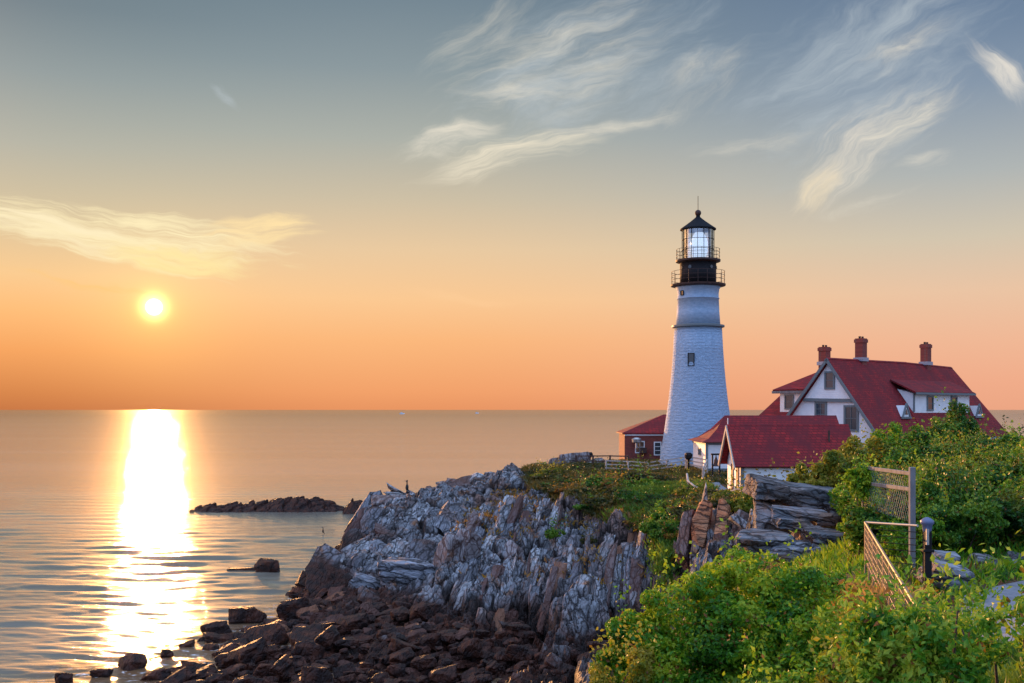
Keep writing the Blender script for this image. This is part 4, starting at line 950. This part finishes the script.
# coin viewers and bell
def viewer(px, pybase, D, label, s=1.0, name='tower_viewer'):
    b_ = PX(px, pybase, D); v = thing(name, label, 'viewer', tuple(b_))
    MB().lathe(b_ - up * .3, [(.2 * s, 0), (.1 * s, .35 * s), (.09 * s, 1.35 * s)], 12).build('stand', 'black_metal', v)
    h = MB().lathe(b_ + up * .95 * s, [(.12 * s, 0), (.3 * s, .15 * s), (.34 * s, .4 * s), (.2 * s, .6 * s)], 14).build('head', 'black_metal', v)
    MB().tube(b_ + Vector((-.15 * s, -.3 * s, 1.35 * s)), b_ + Vector((-.15 * s, .45 * s, 1.4 * s)), .1 * s, 10).tube(b_ + Vector((.2 * s, -.3 * s, 1.35 * s)), b_ + Vector((.2 * s, .45 * s, 1.4 * s)), .1 * s, 10).build('eyepiece', 'black_metal', h)
viewer(688.5, 471, 89, 'black coin viewer on the lookout corner in front of the tower', 1.0)
viewer(590, 466, 101, 'small dark viewer on the clifftop by the fence', .85)
bl = thing('bell_frame', 'dark bell hanging on a post before the white passage', 'bell', tuple(PX(716, 477, 84)))
b_ = PX(716, 477, 84)
MB().bar(b_ + Vector((-.28, 0, -.2)), b_ + Vector((-.28, 0, 1.8)), .12).bar(b_ + Vector((.28, 0, -.2)), b_ + Vector((.28, 0, 1.8)), .12).bar(b_ + Vector((-.4, 0, 1.8)), b_ + Vector((.4, 0, 1.8)), .14).build('support', 'black_metal', bl)
MB().lathe(b_ + up * .85, [(.24, 0), (.2, .12), (.15, .5), (.05, .75), (.03, .9)], 16).build('bell', 'rust_metal', bl)
MB().box(b_ + up * -.1, (.5, .5, .25)).build('plinth', 'pale_rock', bl)

# wooden fence with wire at the right
wf = thing('wire_fence', 'grey wooden post fence with two rails and wire mesh by the hedge', 'fence', (10.19, 27, 8.5))
P0, P1 = Vector((10.19, 27, 0)), Vector((10.35, 31.2, 0))
MB().bar(P0 + up * 8.2, P0 + up * 11.02, .14).build('post', 'wood_grey', wf, bevel=.015); MB().bar(P1 + up * 8.2, P1 + up * 10.80, .10).build('post', 'wood_grey', wf, bevel=.015)
MB().bar(P0 + up * 10.85, P1 + up * 10.78, .07, .10).build('rail', 'wood_grey', wf, bevel=.01); MB().bar(P0 + up * 10.45, P1 + up * 10.32, .07, .10).build('rail', 'wood_grey', wf, bevel=.01)
m = MB()
for i in range(24):
    q = P0.lerp(P1, i / 24); q2 = P0.lerp(P1, min(1, (i + 5) / 24))
    m.bar(q + up * 9.6, q2 + up * 10.75, .006); m.bar(q + up * 10.75, q2 + up * 9.6, .006)
m.build('wire_mesh', 'grey_trim', wf)
# metal guard rail by the path
gr = thing('guard_railing', 'bronze metal railing with thin balusters running down beside the path', 'railing', (8.66, 26, 8.6))
ga, gb, gc = Vector((8.66, 26, 9.72)), PX(916, 606, 14.2), Vector((9.28, 24.25, 9.83))
MB().tube(ga, gb, .026, 8).build('top_rail', 'rail_bronze', gr)
MB().tube(ga, gc, .03, 8).build('top_rail', 'steel', gr)
m = MB()
for k in range(1, 7): m.tube(ga - up * (.15 * k), gb - up * (.15 * k), .007, 6)
m.build('wires', 'rail_bronze', gr)
m = MB()
for k in range(1, 7): m.tube(ga - up * (.15 * k), gc - up * (.15 * k), .010, 6)
m.build('wires', 'black_metal', gr)
for i in range(9):
    q = ga.lerp(gb, i / 8); MB().bar(q - up * 1.5, q, .03).build('post', 'rail_bronze', gr)
m = MB()
for i in range(40):
    q = ga.lerp(gb, i / 40 + .012); m.bar(q - up * 1.0, q, .010)
m.build('balusters', 'rail_bronze', gr)
bp_ = thing('bollard', 'black square post with a pale blue domed cap beside the path', 'bollard', (9.4, 24, 8.4))
MB().bar((9.4, 24, 8.2), (9.4, 24, 9.75), .16).box((9.4, 24, 9.3), (.12, .12, .03)).build('post', 'black_metal', bp_, bevel=.01)
MB().lathe((9.4, 24, 0), [(.085, 9.70), (.10, 9.76), (.115, 9.88), (.15, 9.91), (.15, 9.97), (.09, 10.02), (.03, 10.05)], 14).build('cap', 'pale_blue', bp_, True)
MB().box((9.36, 23.9, 9.62), (.03, .04, .18)).build('plate', 'steel', bp_)

# path
def ribbon(name, pts, wds, mname, dz):
    vs = []; fs = []; P = []
    for i in range(len(pts) - 1):
        for j in range(12): P.append(tuple(np.array(pts[i]) * (1 - j / 12) + np.array(pts[i + 1]) * j / 12) + (wds[i] * (1 - j / 12) + wds[i + 1] * j / 12,))
    nc = 13
    for i, (x, y, w) in enumerate(P):
        q = P[min(i + 1, len(P) - 1)]; p = P[max(i - 1, 0)]; d = Vector((q[0] - p[0], q[1] - p[1], 0)).normalized(); nrm = Vector((-d.y, d.x, 0))
        for k in range(nc): vs.append((x + nrm.x * w * (k / (nc - 1) - .5), y + nrm.y * w * (k / (nc - 1) - .5), 0))
    vs = np.array(vs); vs[:, 2] = hfull(vs[:, 0], vs[:, 1])[0] + dz - .25 * ((np.arange(len(vs)) % nc == 0) | (np.arange(len(vs)) % nc == nc - 1))
    fs = [(i * nc + k, i * nc + k + 1, (i + 1) * nc + k + 1, (i + 1) * nc + k) for i in range(len(P) - 1) for k in range(nc - 1)]
    return tag(np_mesh(name, vs, fs, mname, 4, smooth=True), kind='structure')
ribbon('path', [(7.2, 13), (8.6, 18), (11, 22.5), (14.5, 25), (20, 26), (30, 27)], [1.6, 2.0, 3.2, 3.2, 3, 3], 'path_gravel', .06)
ribbon('clifftop_path', [(14.3, 66), (14.0, 72), (14.6, 80), (17, 86), (22, 86.6)], [1.8, 2.2, 2.4, 2.6, 2.6], 'path_gravel', .05)

# ------------------------------------------------------------ vegetation
def leaves(P, Nn, size, r, asp=.55, jit=.8):
    """rhombic folded leaves at P facing roughly Nn"""
    n = len(P); nn = Nn + r.normal(size=(n, 3)) * jit; nn /= np.linalg.norm(nn, axis=1)[:, None]
    a = r.normal(size=(n, 3)) + np.array([0, 0, .3]); a -= nn * (a * nn).sum(1)[:, None]; a /= np.linalg.norm(a, axis=1)[:, None]; b = np.cross(nn, a)
    s = (size * (.65 + .7 * r.random(n)))[:, None]
    V = np.stack([P - a * s * .5, P + b * s * asp * .5 + nn * s * .10 + a * s * .05, P + a * s * .5, P - b * s * asp * .5 + nn * s * .10 + a * s * .05], 1).reshape(-1, 3)
    i = np.arange(n)[:, None] * 4
    Fc = np.concatenate([i + np.array([[0, 1, 2]]), i + np.array([[0, 2, 3]])], 0)
    return V, Fc
def clumps(blobs, r, k=11):
    out = [(b[0], b[1], b[2], b[3] * .82, b[4] * .82, b[5] * .82) for b in blobs]
    for b in blobs:
        for _ in range(k):
            d = r.normal(size=3); d[2] = d[2] * .8 + .25; d /= np.linalg.norm(d); q = r.uniform(.18, .34)
            out.append((b[0] + d[0] * b[3] * .85, b[1] + d[1] * b[4] * .85, b[2] + d[2] * b[5] * .85, b[3] * q, b[4] * q, b[5] * q))
    return out
def crown(blobs, n, r, ns=1.0, gap=.48, fill=.30):
    """points through blobby crown volume, denser near the surface, with gaps"""
    out = []; nor = []
    vol = np.array([b[3] * b[4] * b[5] for b in blobs]) ** .67; cnt = (n * 2.2 * vol / vol.sum()).astype(int)
    for b, c in zip(blobs, cnt):
        d = r.normal(size=(c, 3)); d /= np.linalg.norm(d, axis=1)[:, None]
        rad = 1 - np.abs(r.normal(size=c)) * fill; rad = np.clip(rad, .15, 1.0)
        bump_ = 1 + .45 * fbm(d[:, 0] * 2.4 * ns + b[0], d[:, 1] * 2.4 * ns + b[1], d[:, 2] * 2.4 * ns + 5, o=3, s=int(abs(b[0] * 10)) % 97)
        q = d * (rad * bump_)[:, None] * np.array(b[3:6]) + np.array(b[:3]); out.append(q); nor.append(d)
    P = np.concatenate(out); Nn = np.concatenate(nor)
    g = vnoise(P[:, 0] * 1.7 / ns, P[:, 1] * 1.7 / ns, P[:, 2] * 1.7 / ns, s=3) * .6 + vnoise(P[:, 0] * 5 / ns, P[:, 1] * 5 / ns, P[:, 2] * 5 / ns, s=4) * .4
    k = g > gap - .06; P, Nn = P[k], Nn[k]
    if len(P) > n: s = r.choice(len(P), n, replace=False); P, Nn = P[s], Nn[s]
    return P, Nn
def shrub(name, label, base, blobs, n, size, mname, seed, cat='shrub', group=None, sprigs=0, gap=.46, asp=.6, stems=7, ns=1.0, fill=.3):
    r = np.random.default_rng(seed); base = Vector(base)
    T_ = thing(name, label, cat, tuple(base), group)
    bl_ = [(b[0], b[1], b[2], b[3], b[4], b[5]) for b in blobs]
    P, Nn = crown(clumps(bl_, r), n, r, ns=ns, gap=gap, fill=fill)
    if sprigs:   # shoots that break the outline
        for _ in range(sprigs):
            b = bl_[r.integers(0, len(bl_))]; d = r.normal(size=3); d[2] = abs(d[2]) + .5; d /= np.linalg.norm(d)
            st = np.array(b[:3]) + d * np.array(b[3:6]) * .95; L = size * r.uniform(3, 8); up_ = np.array([r.normal() * .3, r.normal() * .3, 1]); up_ /= np.linalg.norm(up_)
            t_ = np.linspace(0, 1, 9)[:, None]; q = st + up_ * L * t_ + r.normal(size=(9, 3)) * size * .5
            P = np.concatenate([P, q]); Nn = np.concatenate([Nn, np.tile(up_, (9, 1)) * .3 + r.normal(size=(9, 3)) * .6])
    V, Fc = leaves(P, Nn, size, r, asp)
    np_mesh('foliage', V, Fc, mname, 3, parent=T_)
    m = MB(); m2 = MB()
    for i in range(stems):
        b = bl_[i % len(bl_)]; e = Vector(b[:3]) + Vector(r.normal(size=3) * .3 * np.array(b[3:6])); s0 = Vector((r.normal() * .12, r.normal() * .12, -.35))
        mid = s0.lerp(e, .5) + Vector(r.normal(size=3) * .1); w = .012 * max(b[3:6]) + .012
        m.tube(s0, mid, w * 1.4, 6, w); m.tube(mid, e, w, 6, w * .35)
    o = m.build('stems', 'bark', None); o.parent = T_; 
    return T_
G = lambda px, D: (px - W0) / F * D

# big near bush
def near_bush():
    D = 18.0; bx = G(745, D); bz = h1(bx, D)
    B = []
    for px, py, dd, rx, ry, rz in ((758, 592, 0, 1.05, 1.1, .78), (690, 612, -.3, .9, 1.0, .75), (812, 600, .3, .8, 1.0, .7), (640, 645, -.5, .65, .8, .6), (735, 640, -1.2, 1.1, .8, .75), (800, 650, -1.2, .9, .8, .7),
                                (850, 630, 0, .75, .9, .6), (672, 672, -1.2, .8, .7, .55), (615, 672, -.5, .42, .6, .4), (870, 665, -.6, .7, .7, .6), (760, 690, -1.6, 1.0, .6, .6), (706, 700, -1.6, .8, .5, .5), (820, 690, -1.8, .9, .7, .6), (850, 680, -2.2, .8, .6, .6), (790, 665, -1.9, .8, .7, .6)):
        p = PX(px, py, D + dd); B.append((p.x - bx, p.y - D, p.z - bz, rx, ry, rz))
    shrub('rose_bush', 'big rounded leafy green bush filling the lower centre foreground', (bx, D, bz), B, 70000, .080, 'leaf_bush', 21, 'bush', sprigs=90, gap=.47, stems=12, fill=.22)
near_bush()
shrub('rust_bush', 'small orange tinged bush at the lower left foot of the big bush', (G(612, 16), 16, h1(G(612, 16), 16)), [tuple(PX(605, 672, 16) - Vector((G(612, 16), 16, h1(G(612, 16), 16)))) + (.28, .4, .25), tuple(PX(635, 668, 16) - Vector((G(612, 16), 16, h1(G(612, 16), 16)))) + (.3, .4, .35)], 2600, .07, 'leaf_yellow', 22, 'bush', sprigs=20)
def near_right():
    D = 8.2; bx, bz = 3.6, h1(3.6, D); B = []
    for px, py, dd, rx, ry, rz in ((900, 655, 0, .36, .45, .36), (960, 640, 0, .4, .5, .36), (1015, 632, .1, .36, .5, .36), (1060, 640, .1, .4, .5, .4), (880, 640, .3, .3, .4, .3), (860, 672, .2, .3, .4, .25), (930, 690, -.3, .5, .4, .35), (1000, 690, -.3, .5, .4, .4), (872, 690, 0, .3, .4, .25)):
        p = PX(px, py, D + dd); B.append((p.x - bx, p.y - D, p.z - bz, rx, ry, rz))
    shrub('bayberry_bush', 'nearest bush with upright leafy sprigs at the lower right corner', (bx, D, bz), B, 9500, .066, 'leaf_near', 31, 'bush', sprigs=110, gap=.45, stems=16, asp=.5, fill=.35)
near_right()
for nm, lb, px, py, D, rx, rz, n, sd in (('bush', 'bright bush filling the gap between the big round bush and the bronze railing', 842, 600, 15.0, .62, .5, 12000, 41), ('bush', 'leafy bush at the bottom edge between the big bush and the corner bush', 800, 668, 12.0, .62, .42, 12000, 42), ('bush', 'bush beside the path hiding the railing foot', 935, 606, 13.2, .5, .32, 7000, 43), ('bush', 'small reddish tinged bush left of the corner bush', 868, 630, 11.0, .42, .34, 7000, 44)):
    tp = PX(px, py, D); gz = h1(tp.x, D); r_ = np.random.default_rng(sd); zc = tp.z - gz - rz; B = [(0, 0, zc, rx, rx, rz)]
    for q in range(6): B.append((math.cos(q * 1.05) * rx * .8, math.sin(q * 1.05) * rx * .8, zc - rz * r_.uniform(.1, .7), rx * .6, rx * .6, rz * .7))
    zl = zc - rz
    while zl > .1: B.append((r_.uniform(-.2, .2), -.2, zl, rx * .9, rx * .9, rz)); zl -= rz * .8
    shrub('leafy_bush', lb, (tp.x, D, gz), B, n, .070, 'leaf_yellow' if sd == 44 else 'leaf_bush', sd, 'bush', sprigs=50, gap=.44, fill=.3)
# hedge mass of shrubs: px, top py, D, rx, rz(m), material, label
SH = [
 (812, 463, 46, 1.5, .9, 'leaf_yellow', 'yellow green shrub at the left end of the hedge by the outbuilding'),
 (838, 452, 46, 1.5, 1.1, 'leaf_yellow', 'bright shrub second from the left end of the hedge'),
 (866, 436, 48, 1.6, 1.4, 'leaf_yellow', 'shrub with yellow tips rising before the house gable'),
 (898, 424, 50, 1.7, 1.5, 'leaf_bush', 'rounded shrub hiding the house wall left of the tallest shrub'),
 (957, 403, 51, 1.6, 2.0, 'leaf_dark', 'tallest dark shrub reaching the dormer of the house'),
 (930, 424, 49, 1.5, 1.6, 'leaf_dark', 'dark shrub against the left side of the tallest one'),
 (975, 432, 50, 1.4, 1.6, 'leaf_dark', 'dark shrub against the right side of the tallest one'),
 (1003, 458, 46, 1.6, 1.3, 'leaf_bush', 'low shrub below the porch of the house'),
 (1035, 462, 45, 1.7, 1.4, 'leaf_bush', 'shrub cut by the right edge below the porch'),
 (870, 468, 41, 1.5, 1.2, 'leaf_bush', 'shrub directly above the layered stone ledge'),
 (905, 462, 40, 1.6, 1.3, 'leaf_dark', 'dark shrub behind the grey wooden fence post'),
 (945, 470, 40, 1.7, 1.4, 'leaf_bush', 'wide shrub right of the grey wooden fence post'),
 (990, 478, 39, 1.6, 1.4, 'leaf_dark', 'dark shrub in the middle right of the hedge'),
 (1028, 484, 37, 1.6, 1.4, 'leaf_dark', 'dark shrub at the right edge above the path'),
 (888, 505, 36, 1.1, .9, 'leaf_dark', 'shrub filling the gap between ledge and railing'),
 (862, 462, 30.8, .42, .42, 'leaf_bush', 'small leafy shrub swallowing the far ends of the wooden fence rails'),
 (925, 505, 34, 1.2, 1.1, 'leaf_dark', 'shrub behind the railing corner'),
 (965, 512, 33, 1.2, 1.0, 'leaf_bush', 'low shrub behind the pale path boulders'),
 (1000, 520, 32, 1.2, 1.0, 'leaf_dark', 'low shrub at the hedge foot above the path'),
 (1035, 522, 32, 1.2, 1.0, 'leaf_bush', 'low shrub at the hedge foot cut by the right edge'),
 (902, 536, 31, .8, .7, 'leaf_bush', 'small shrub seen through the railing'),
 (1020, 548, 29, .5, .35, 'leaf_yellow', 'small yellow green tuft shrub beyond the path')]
for i, (px, py, D, rx, rz, mn, lb) in enumerate(SH):
    r_ = np.random.default_rng(500 + i); top = PX(px, py, D); gz = h1(top.x, D) ; B = []
    nb = 6
    B.append((0, 0, top.z - rz - gz, rx * .8, rx * .8, rz))
    for k in range(nb):
        a_ = 2 * math.pi * k / nb + r_.uniform(0, 1); q = r_.uniform(.45, .75); s_ = r_.uniform(.4, .62)
        B.append((math.cos(a_) * rx * q, math.sin(a_) * rx * q, top.z - gz - rz * r_.uniform(.7, 1.5), rx * s_, rx * s_, rz * s_ * 1.1))
    zlow = top.z - gz - 2 * rz
    while zlow > .2 and len(B) < 14:
        a_ = r_.uniform(0, 6.28); B.append((math.cos(a_) * rx * .35, -abs(math.sin(a_)) * rx * .4, zlow, rx * .75, rx * .75, max(.5, rz * .6))); zlow -= rz * .7
    sz = .0030 * D * 1.05
    shrub('hedge_shrub', lb, (top.x, D, gz), B, int(8500 * (rx * rz / 1.6) ** .5 + 3500), sz, mn, 600 + i, 'shrub', 'shrubs of the hedge below the house', sprigs=22, gap=.45, ns=1.3, stems=8)
# the mass of the hedge between them: copies of a few grown shrubs
HP = []
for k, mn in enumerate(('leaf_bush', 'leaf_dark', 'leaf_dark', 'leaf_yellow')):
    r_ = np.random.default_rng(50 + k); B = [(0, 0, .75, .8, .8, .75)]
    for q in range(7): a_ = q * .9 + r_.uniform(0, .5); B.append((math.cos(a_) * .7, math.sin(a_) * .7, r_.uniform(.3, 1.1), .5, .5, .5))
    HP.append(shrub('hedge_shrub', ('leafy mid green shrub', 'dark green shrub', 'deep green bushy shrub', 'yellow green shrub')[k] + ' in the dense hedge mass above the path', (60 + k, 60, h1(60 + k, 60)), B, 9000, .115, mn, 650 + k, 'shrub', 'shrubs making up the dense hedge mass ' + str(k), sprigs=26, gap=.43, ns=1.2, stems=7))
r = random.Random(11); first = [True] * 4
spots = []
for _ in range(4000):
    D = r.uniform(28.5, 47); px = r.uniform(862, 1075) if D < 38 else r.uniform(800, 1075); x = G(px, D)
    if D < 41 and px < 878 + (D - 28) * 0: continue
    if 37 < D < 47 and px < 872: continue
    if all((x - a) ** 2 + (D - b) ** 2 > 1.15 ** 2 for a, b in spots): spots.append((x, D))
    if len(spots) > 74: break
for x, D in spots:
    k = r.choice([0, 0, 1, 1, 2, 2, 3]) if D < 38 else r.choice([0, 1, 2, 3, 3]); o = HP[k]
    if first[k]: first[k] = False
    else:
        o = HP[k].copy(); C.objects.link(o)
        for ch in HP[k].children:
            c_ = ch.copy(); C.objects.link(c_); c_.parent = o
    o.location = (x, D, h1(x, D) - .1); o.rotation_euler = (0, 0, r.uniform(0, 6.28)); sc_ = r.uniform(.8, 1.15); o.scale = (sc_, sc_, sc_ * (r.uniform(.8, 1.1) if D < 40 else r.uniform(.7, .95)))
# thin tree at the far right beside the house
for px, py, D, rx, rz, lb in ((1012, 428, 92, 1.6, 1.6, 'sparse brownish small tree right of the house'), (1000, 446, 90, 1.3, 1.2, 'low russet shrub by the house porch')):
    top = PX(px, py, D); gz = h1(top.x, D)
    shrub('small_tree', lb, (top.x, D, gz), [(0, 0, top.z - gz - rz, rx * .7, rx * .7, rz), (-.8, 0, top.z - gz - rz * 1.8, rx * .7, rx * .7, rz * .8), (.9, .3, top.z - gz - rz * 1.6, rx * .8, rx * .8, rz * .7), (0, 0, top.z - gz - rz * 2.4, rx, rx, rz * .8)], 2200, .26, 'leaf_low', 700 + int(px), 'tree', gap=.52, stems=10, sprigs=20)
# low clifftop shrubs
CS = [
 (560, 464, 94, 1.6, .9, 'leaf_yellow', 'olive shrub at the seaward corner of the clifftop grass'),
 (545, 469, 93, 1.1, .7, 'leaf_yellow', 'smaller olive shrub at the very lip of the seaward corner'),
 (588, 465, 94, 1.6, .8, 'leaf_low', 'brown green shrub under the fence end'),
 (625, 468, 93, 1.7, .7, 'leaf_dark', 'dark flat shrub under the fence left of the tower'),
 (655, 474, 90, 1.3, .6, 'leaf_low', 'low brown shrub in front of the tower foot'),
 (612, 480, 86, 1.5, .7, 'leaf_rust', 'dull shrub in the middle of the clifftop mound'),
 (585, 484, 86, 1.4, .8, 'leaf_dark', 'dark shrub overhanging the cliff below the olive ones'),
 (605, 492, 81, 1.7, .9, 'leaf_dark', 'broad dark shrub on the cliff brow'),
 (642, 484, 84, 1.5, .6, 'leaf_low', 'ochre tinged shrub on the mound before the tower'),
 (678, 478, 86, 1.1, .6, 'leaf_yellow', 'yellow shrub left of the curving handrail'),
 (695, 496, 72, 1.3, .7, 'leaf_yellow', 'yellow green shrub just below the handrail bend'),
 (735, 494, 66, 1.4, .8, 'leaf_yellow', 'golden shrub below the outbuilding doors'),
 (745, 508, 58, 1.0, 1.0, 'leaf_yellow', 'golden green shrub clinging beside the orange rock ribs'),
 (670, 520, 66, 1.2, 1.0, 'leaf_bush', 'green shrub at the head of the gully'),
 (660, 548, 61, 1.0, 1.0, 'leaf_dark', 'dark shrub lower down the gully'),
 (640, 505, 74, 1.6, .8, 'leaf_dark', 'dark shrub under the bright grass bank'),
 (555, 548, 68, .55, .7, 'leaf_dark', 'dark round clump growing among the upright slabs'),
 (590, 550, 66, .5, .5, 'leaf_low', 'dull clump high in the slabs')]
for i, (px, py, D, rx, rz, mn, lb) in enumerate(CS):
    r_ = np.random.default_rng(800 + i); x_ = G(px, D); gz = float(hbase(np.array([x_]), np.array([D]))[0]); topz = max(PX(px, py, D).z, gz + rz * .5)
    rz *= .42 if D > 84 else .75; topz = gz + rz * r_.uniform(1.0, 1.35)
    B = [(0, 0, topz - gz - rz * .6, rx * .8, rx * .8, rz * .6)]
    for k in range(6):
        a_ = k * 1.05 + r_.uniform(0, .6); B.append((math.cos(a_) * rx * .7, math.sin(a_) * rx * .7, (topz - gz) - rz * r_.uniform(.5, 1.1), rx * .5, rx * .5, rz * .5))
    shrub('low_shrub', lb, (x_, D, gz), B, int(1900 + 1100 * rx), .17, mn, 900 + i, 'shrub', 'low shrubs on the clifftop', sprigs=8, gap=.44, ns=1.5, stems=5)

LP = []
for k, mn in enumerate(('leaf_low', 'leaf_dark', 'leaf_rust')):
    r_ = np.random.default_rng(150 + k); B = [(0, 0, .25, .6, .6, .3)]
    for q in range(5): B.append((math.cos(q * 1.3) * .6, math.sin(q * 1.3) * .6, r_.uniform(.1, .4), .4, .4, .25))
    LP.append(shrub('low_shrub', ('brownish low shrub growing on the clifftop mound', 'dark green low shrub growing on the clifftop mound', 'rust red low shrub growing at the cliff brow')[k], (0, 80 + k, 6), B, 1100, .19, mn, 960 + k, 'shrub', 'small shrubs scattered on the mound ' + str(k), sprigs=6, gap=.42, stems=4))
first2 = [True] * 3; r = random.Random(8); sp2 = []
for _ in range(3000):
    y = r.uniform(60, 98); x = r.uniform(0, 15)
    vv = float(vegmask(np.array([x]), np.array([y]))[0])
    if vv < .55 or (x > 13 and y > 64) or any((x - a) ** 2 + (y - b) ** 2 < 1.7 for a, b in sp2): continue
    if abs(y - 76.5 + (x - 11) * -.3) < 2.2 and x > 8: continue
    sp2.append((x, y))
    if len(sp2) > 62: break
for x, y in sp2:
    vv = float(vegmask(np.array([x]), np.array([y]))[0]); k = 2 if (vv < .9 and r.random() < .6) or r.random() < .12 else r.choice([0, 0, 0, 1]); o = LP[k]
    if first2[k]: first2[k] = False
    else:
        o = LP[k].copy(); C.objects.link(o)
        for ch in LP[k].children: c_ = ch.copy(); C.objects.link(c_); c_.parent = o
    o.location = (x, y, h1(x, y)); q = r.uniform(.8, 1.6); o.scale = (q, q, q * (r.uniform(.25, .4) if y > 84 else r.uniform(.45, .8))); o.rotation_euler = (0, 0, r.uniform(0, 6))
# ground cover: blades and leaves scattered over the vegetated ground
def cover(name, n, region, keepf, hgt, wid, mname, seed, lean=.35, blades=3):
    r = np.random.default_rng(seed); x = r.uniform(region[0], region[1], n); y = r.uniform(region[2], region[3], n)
    z, vg = hfull(x, y); k = keepf(x, y, z, vg, r); x, y, z = x[k], y[k], z[k]; n = len(x)
    x = np.repeat(x, blades) + r.normal(size=n * blades) * wid * 2; y = np.repeat(y, blades) + r.normal(size=n * blades) * wid * 2; z = np.repeat(z, blades) - .04; n = len(x)
    a_ = r.uniform(0, 6.28, n); hh = hgt * (.5 + r.random(n)); d = np.stack([np.cos(a_), np.sin(a_), 0 * a_], 1) * (wid * .5)
    l = np.stack([r.normal(size=n) * lean, r.normal(size=n) * lean, np.ones(n)], 1) * hh[:, None]; P = np.stack([x, y, z], 1)
    V = np.stack([P - d, P + d, P + d * .6 + l * .6, P + l * 1.0 + np.stack([r.normal(size=n), r.normal(size=n), 0 * x], 1) * hh[:, None] * .15], 1).reshape(-1, 3)
    Fc = np.arange(n * 4).reshape(-1, 4)
    o = np_mesh(name, V, Fc, mname, 4); return tag(o, kind='stuff')
mn_ = lambda x, y, s, k=.3: vnoise(x * k, y * k, s=s)
o = cover('clifftop_grass', 60000, (0, 20, 62, 104), lambda x, y, z, vg, r: (vg > .55) & (np.hypot(x - TX, y - TY) > 3.8) & ~((x > 14) & (y > 66) & (y < 75) & (x < 23)) & ~((x > 13.2) & (x < 16.0) & (y < 80)), .30, .11, 'leaf_low', 1, .6)
tag(o, 'dull brown green ground cover over the clifftop mound', 'ground cover')
def bank(x, y, z, vg, r):
    c = np.abs(y - 76.5 + (x - 11) * -.3 + 1.5 * (mn_(x, y, 5) - .5)); return (x > 7.6) & (x < 14.3) & (c < 2.6 + r.normal(size=len(x)) * .4)
o = cover('grass_bank', 26000, (7, 15, 70, 84), bank, .34, .09, 'blade_green', 2, .4); tag(o, 'bright green grass bank running across the mound', 'grass')
o = cover('gully_grass', 9000, (6.5, 11.5, 52, 72), lambda x, y, z, vg, r: (vg > .5) & (mn_(x, y, 8, .7) > .42), .35, .11, 'blade_green', 3, .5); tag(o, 'green growth trailing down the gully', 'grass')
o = cover('rust_heath', 9000, (-5, 14, 58, 92), lambda x, y, z, vg, r: (z > 2.8) & (vg < .62) & (mn_(x, y, 9, .33) * .6 + mn_(x, y, 19, 1.1) * .4 > .56), .2, .12, 'leaf_rust', 4, .7); tag(o, 'rust orange heath in the cracks of the cliff', 'ground cover')
o = cover('hedge_undergrowth', 26000, (6, 40, 19, 64), lambda x, y, z, vg, r: ~((np.abs(y - np.interp(x, [7.2, 8.6, 11, 14.5, 20, 30], [13, 18, 22.5, 25, 26, 27])) < 1.7)) & ~((x > 9.5) & (x < 14.6) & (y > 38) & (y < 45)) & ~((x < 12.5) & (y > 45) & (y < 62)) & (z > 6), .26, .06, 'leaf_bush', 5, .5, 4); tag(o, 'green undergrowth below the hedge', 'undergrowth')
o = cover('dry_grass', 1100, (G(850, 21), G(868, 21), 19.6, 22.6), lambda x, y, z, vg, r: r.random(len(x)) < .9, .75, .022, 'blade_dry', 6, .28); tag(o, 'tall orange dry grass beside the bronze railing', 'grass')
o = cover('foreground_grass', 14000, (.8, 8, 5.5, 17), lambda x, y, z, vg, r: x < 7, .22, .02, 'blade_green', 7, .5); tag(o, 'grass under the near bushes', 'grass')

# ------------------------------------------------------------ birds and boats
def bird(loc, label, s=1.0, sit=True):
    b_ = thing('bird', label, 'bird', loc)
    x, y, z = loc
    MB().lathe((x, y, z), [(.02, 0), (.07 * s, .05 * s), (.13 * s, .22 * s), (.11 * s, .42 * s), (.05 * s, .55 * s), (.045 * s, .68 * s), (.075 * s, .76 * s), (.05 * s, .84 * s), (.01, .87 * s)], 12).tube((x - .03 * s, y, z + .77 * s), (x - .22 * s, y, z + .79 * s), .025 * s, 6, .008).tube((x + .05 * s, y, z + .15 * s), (x + .22 * s, y, z - .08 * s), .06 * s, 6, .02).build('body', 'bird_black', b_, True)
bz = float(hfull(np.array([G(407, 90.5)]), np.array([90.5]))[0][0])
bird(tuple(PX(407, 491, 90.5)), 'dark seabird standing on the flat seaward rock top', 1.1)
bird(tuple(PX(323, 533, 106.5)), 'dark seabird swimming beyond the seaward rocks', .7)
def boat(px, D, s, label):
    x = G(px, D); b_ = thing('distant_boat', label, 'boat', (x, D, 0))
    MB().add([(x - 5 * s, D - 1.6 * s, -.3), (x + 4 * s, D - 1.6 * s, -.3), (x + 4 * s, D + 1.6 * s, -.3), (x - 5 * s, D + 1.6 * s, -.3), (x - 5.5 * s, D - 2 * s, 1.6 * s), (x + 6 * s, D, 2.1 * s), (x - 5.5 * s, D + 2 * s, 1.6 * s)], [(0, 3, 2, 1), (0, 1, 5, 4), (2, 3, 6, 5), (1, 2, 5), (0, 4, 6, 3), (4, 5, 6)]).build('hull', 'boat_white', b_)
    MB().box((x - 1 * s, D, 2.6 * s), (2 * s, 1.2 * s, 1 * s)).build('cabin', 'boat_white', b_); MB().tube((x, D, 3 * s), (x, D, 7 * s), .12 * s, 6).build('mast', 'black_metal', b_)
boat(402, 2600, 1.2, 'tiny boat on the horizon left of the centre'); boat(477, 3000, 1.0, 'tiny boat on the horizon just right of the first one')
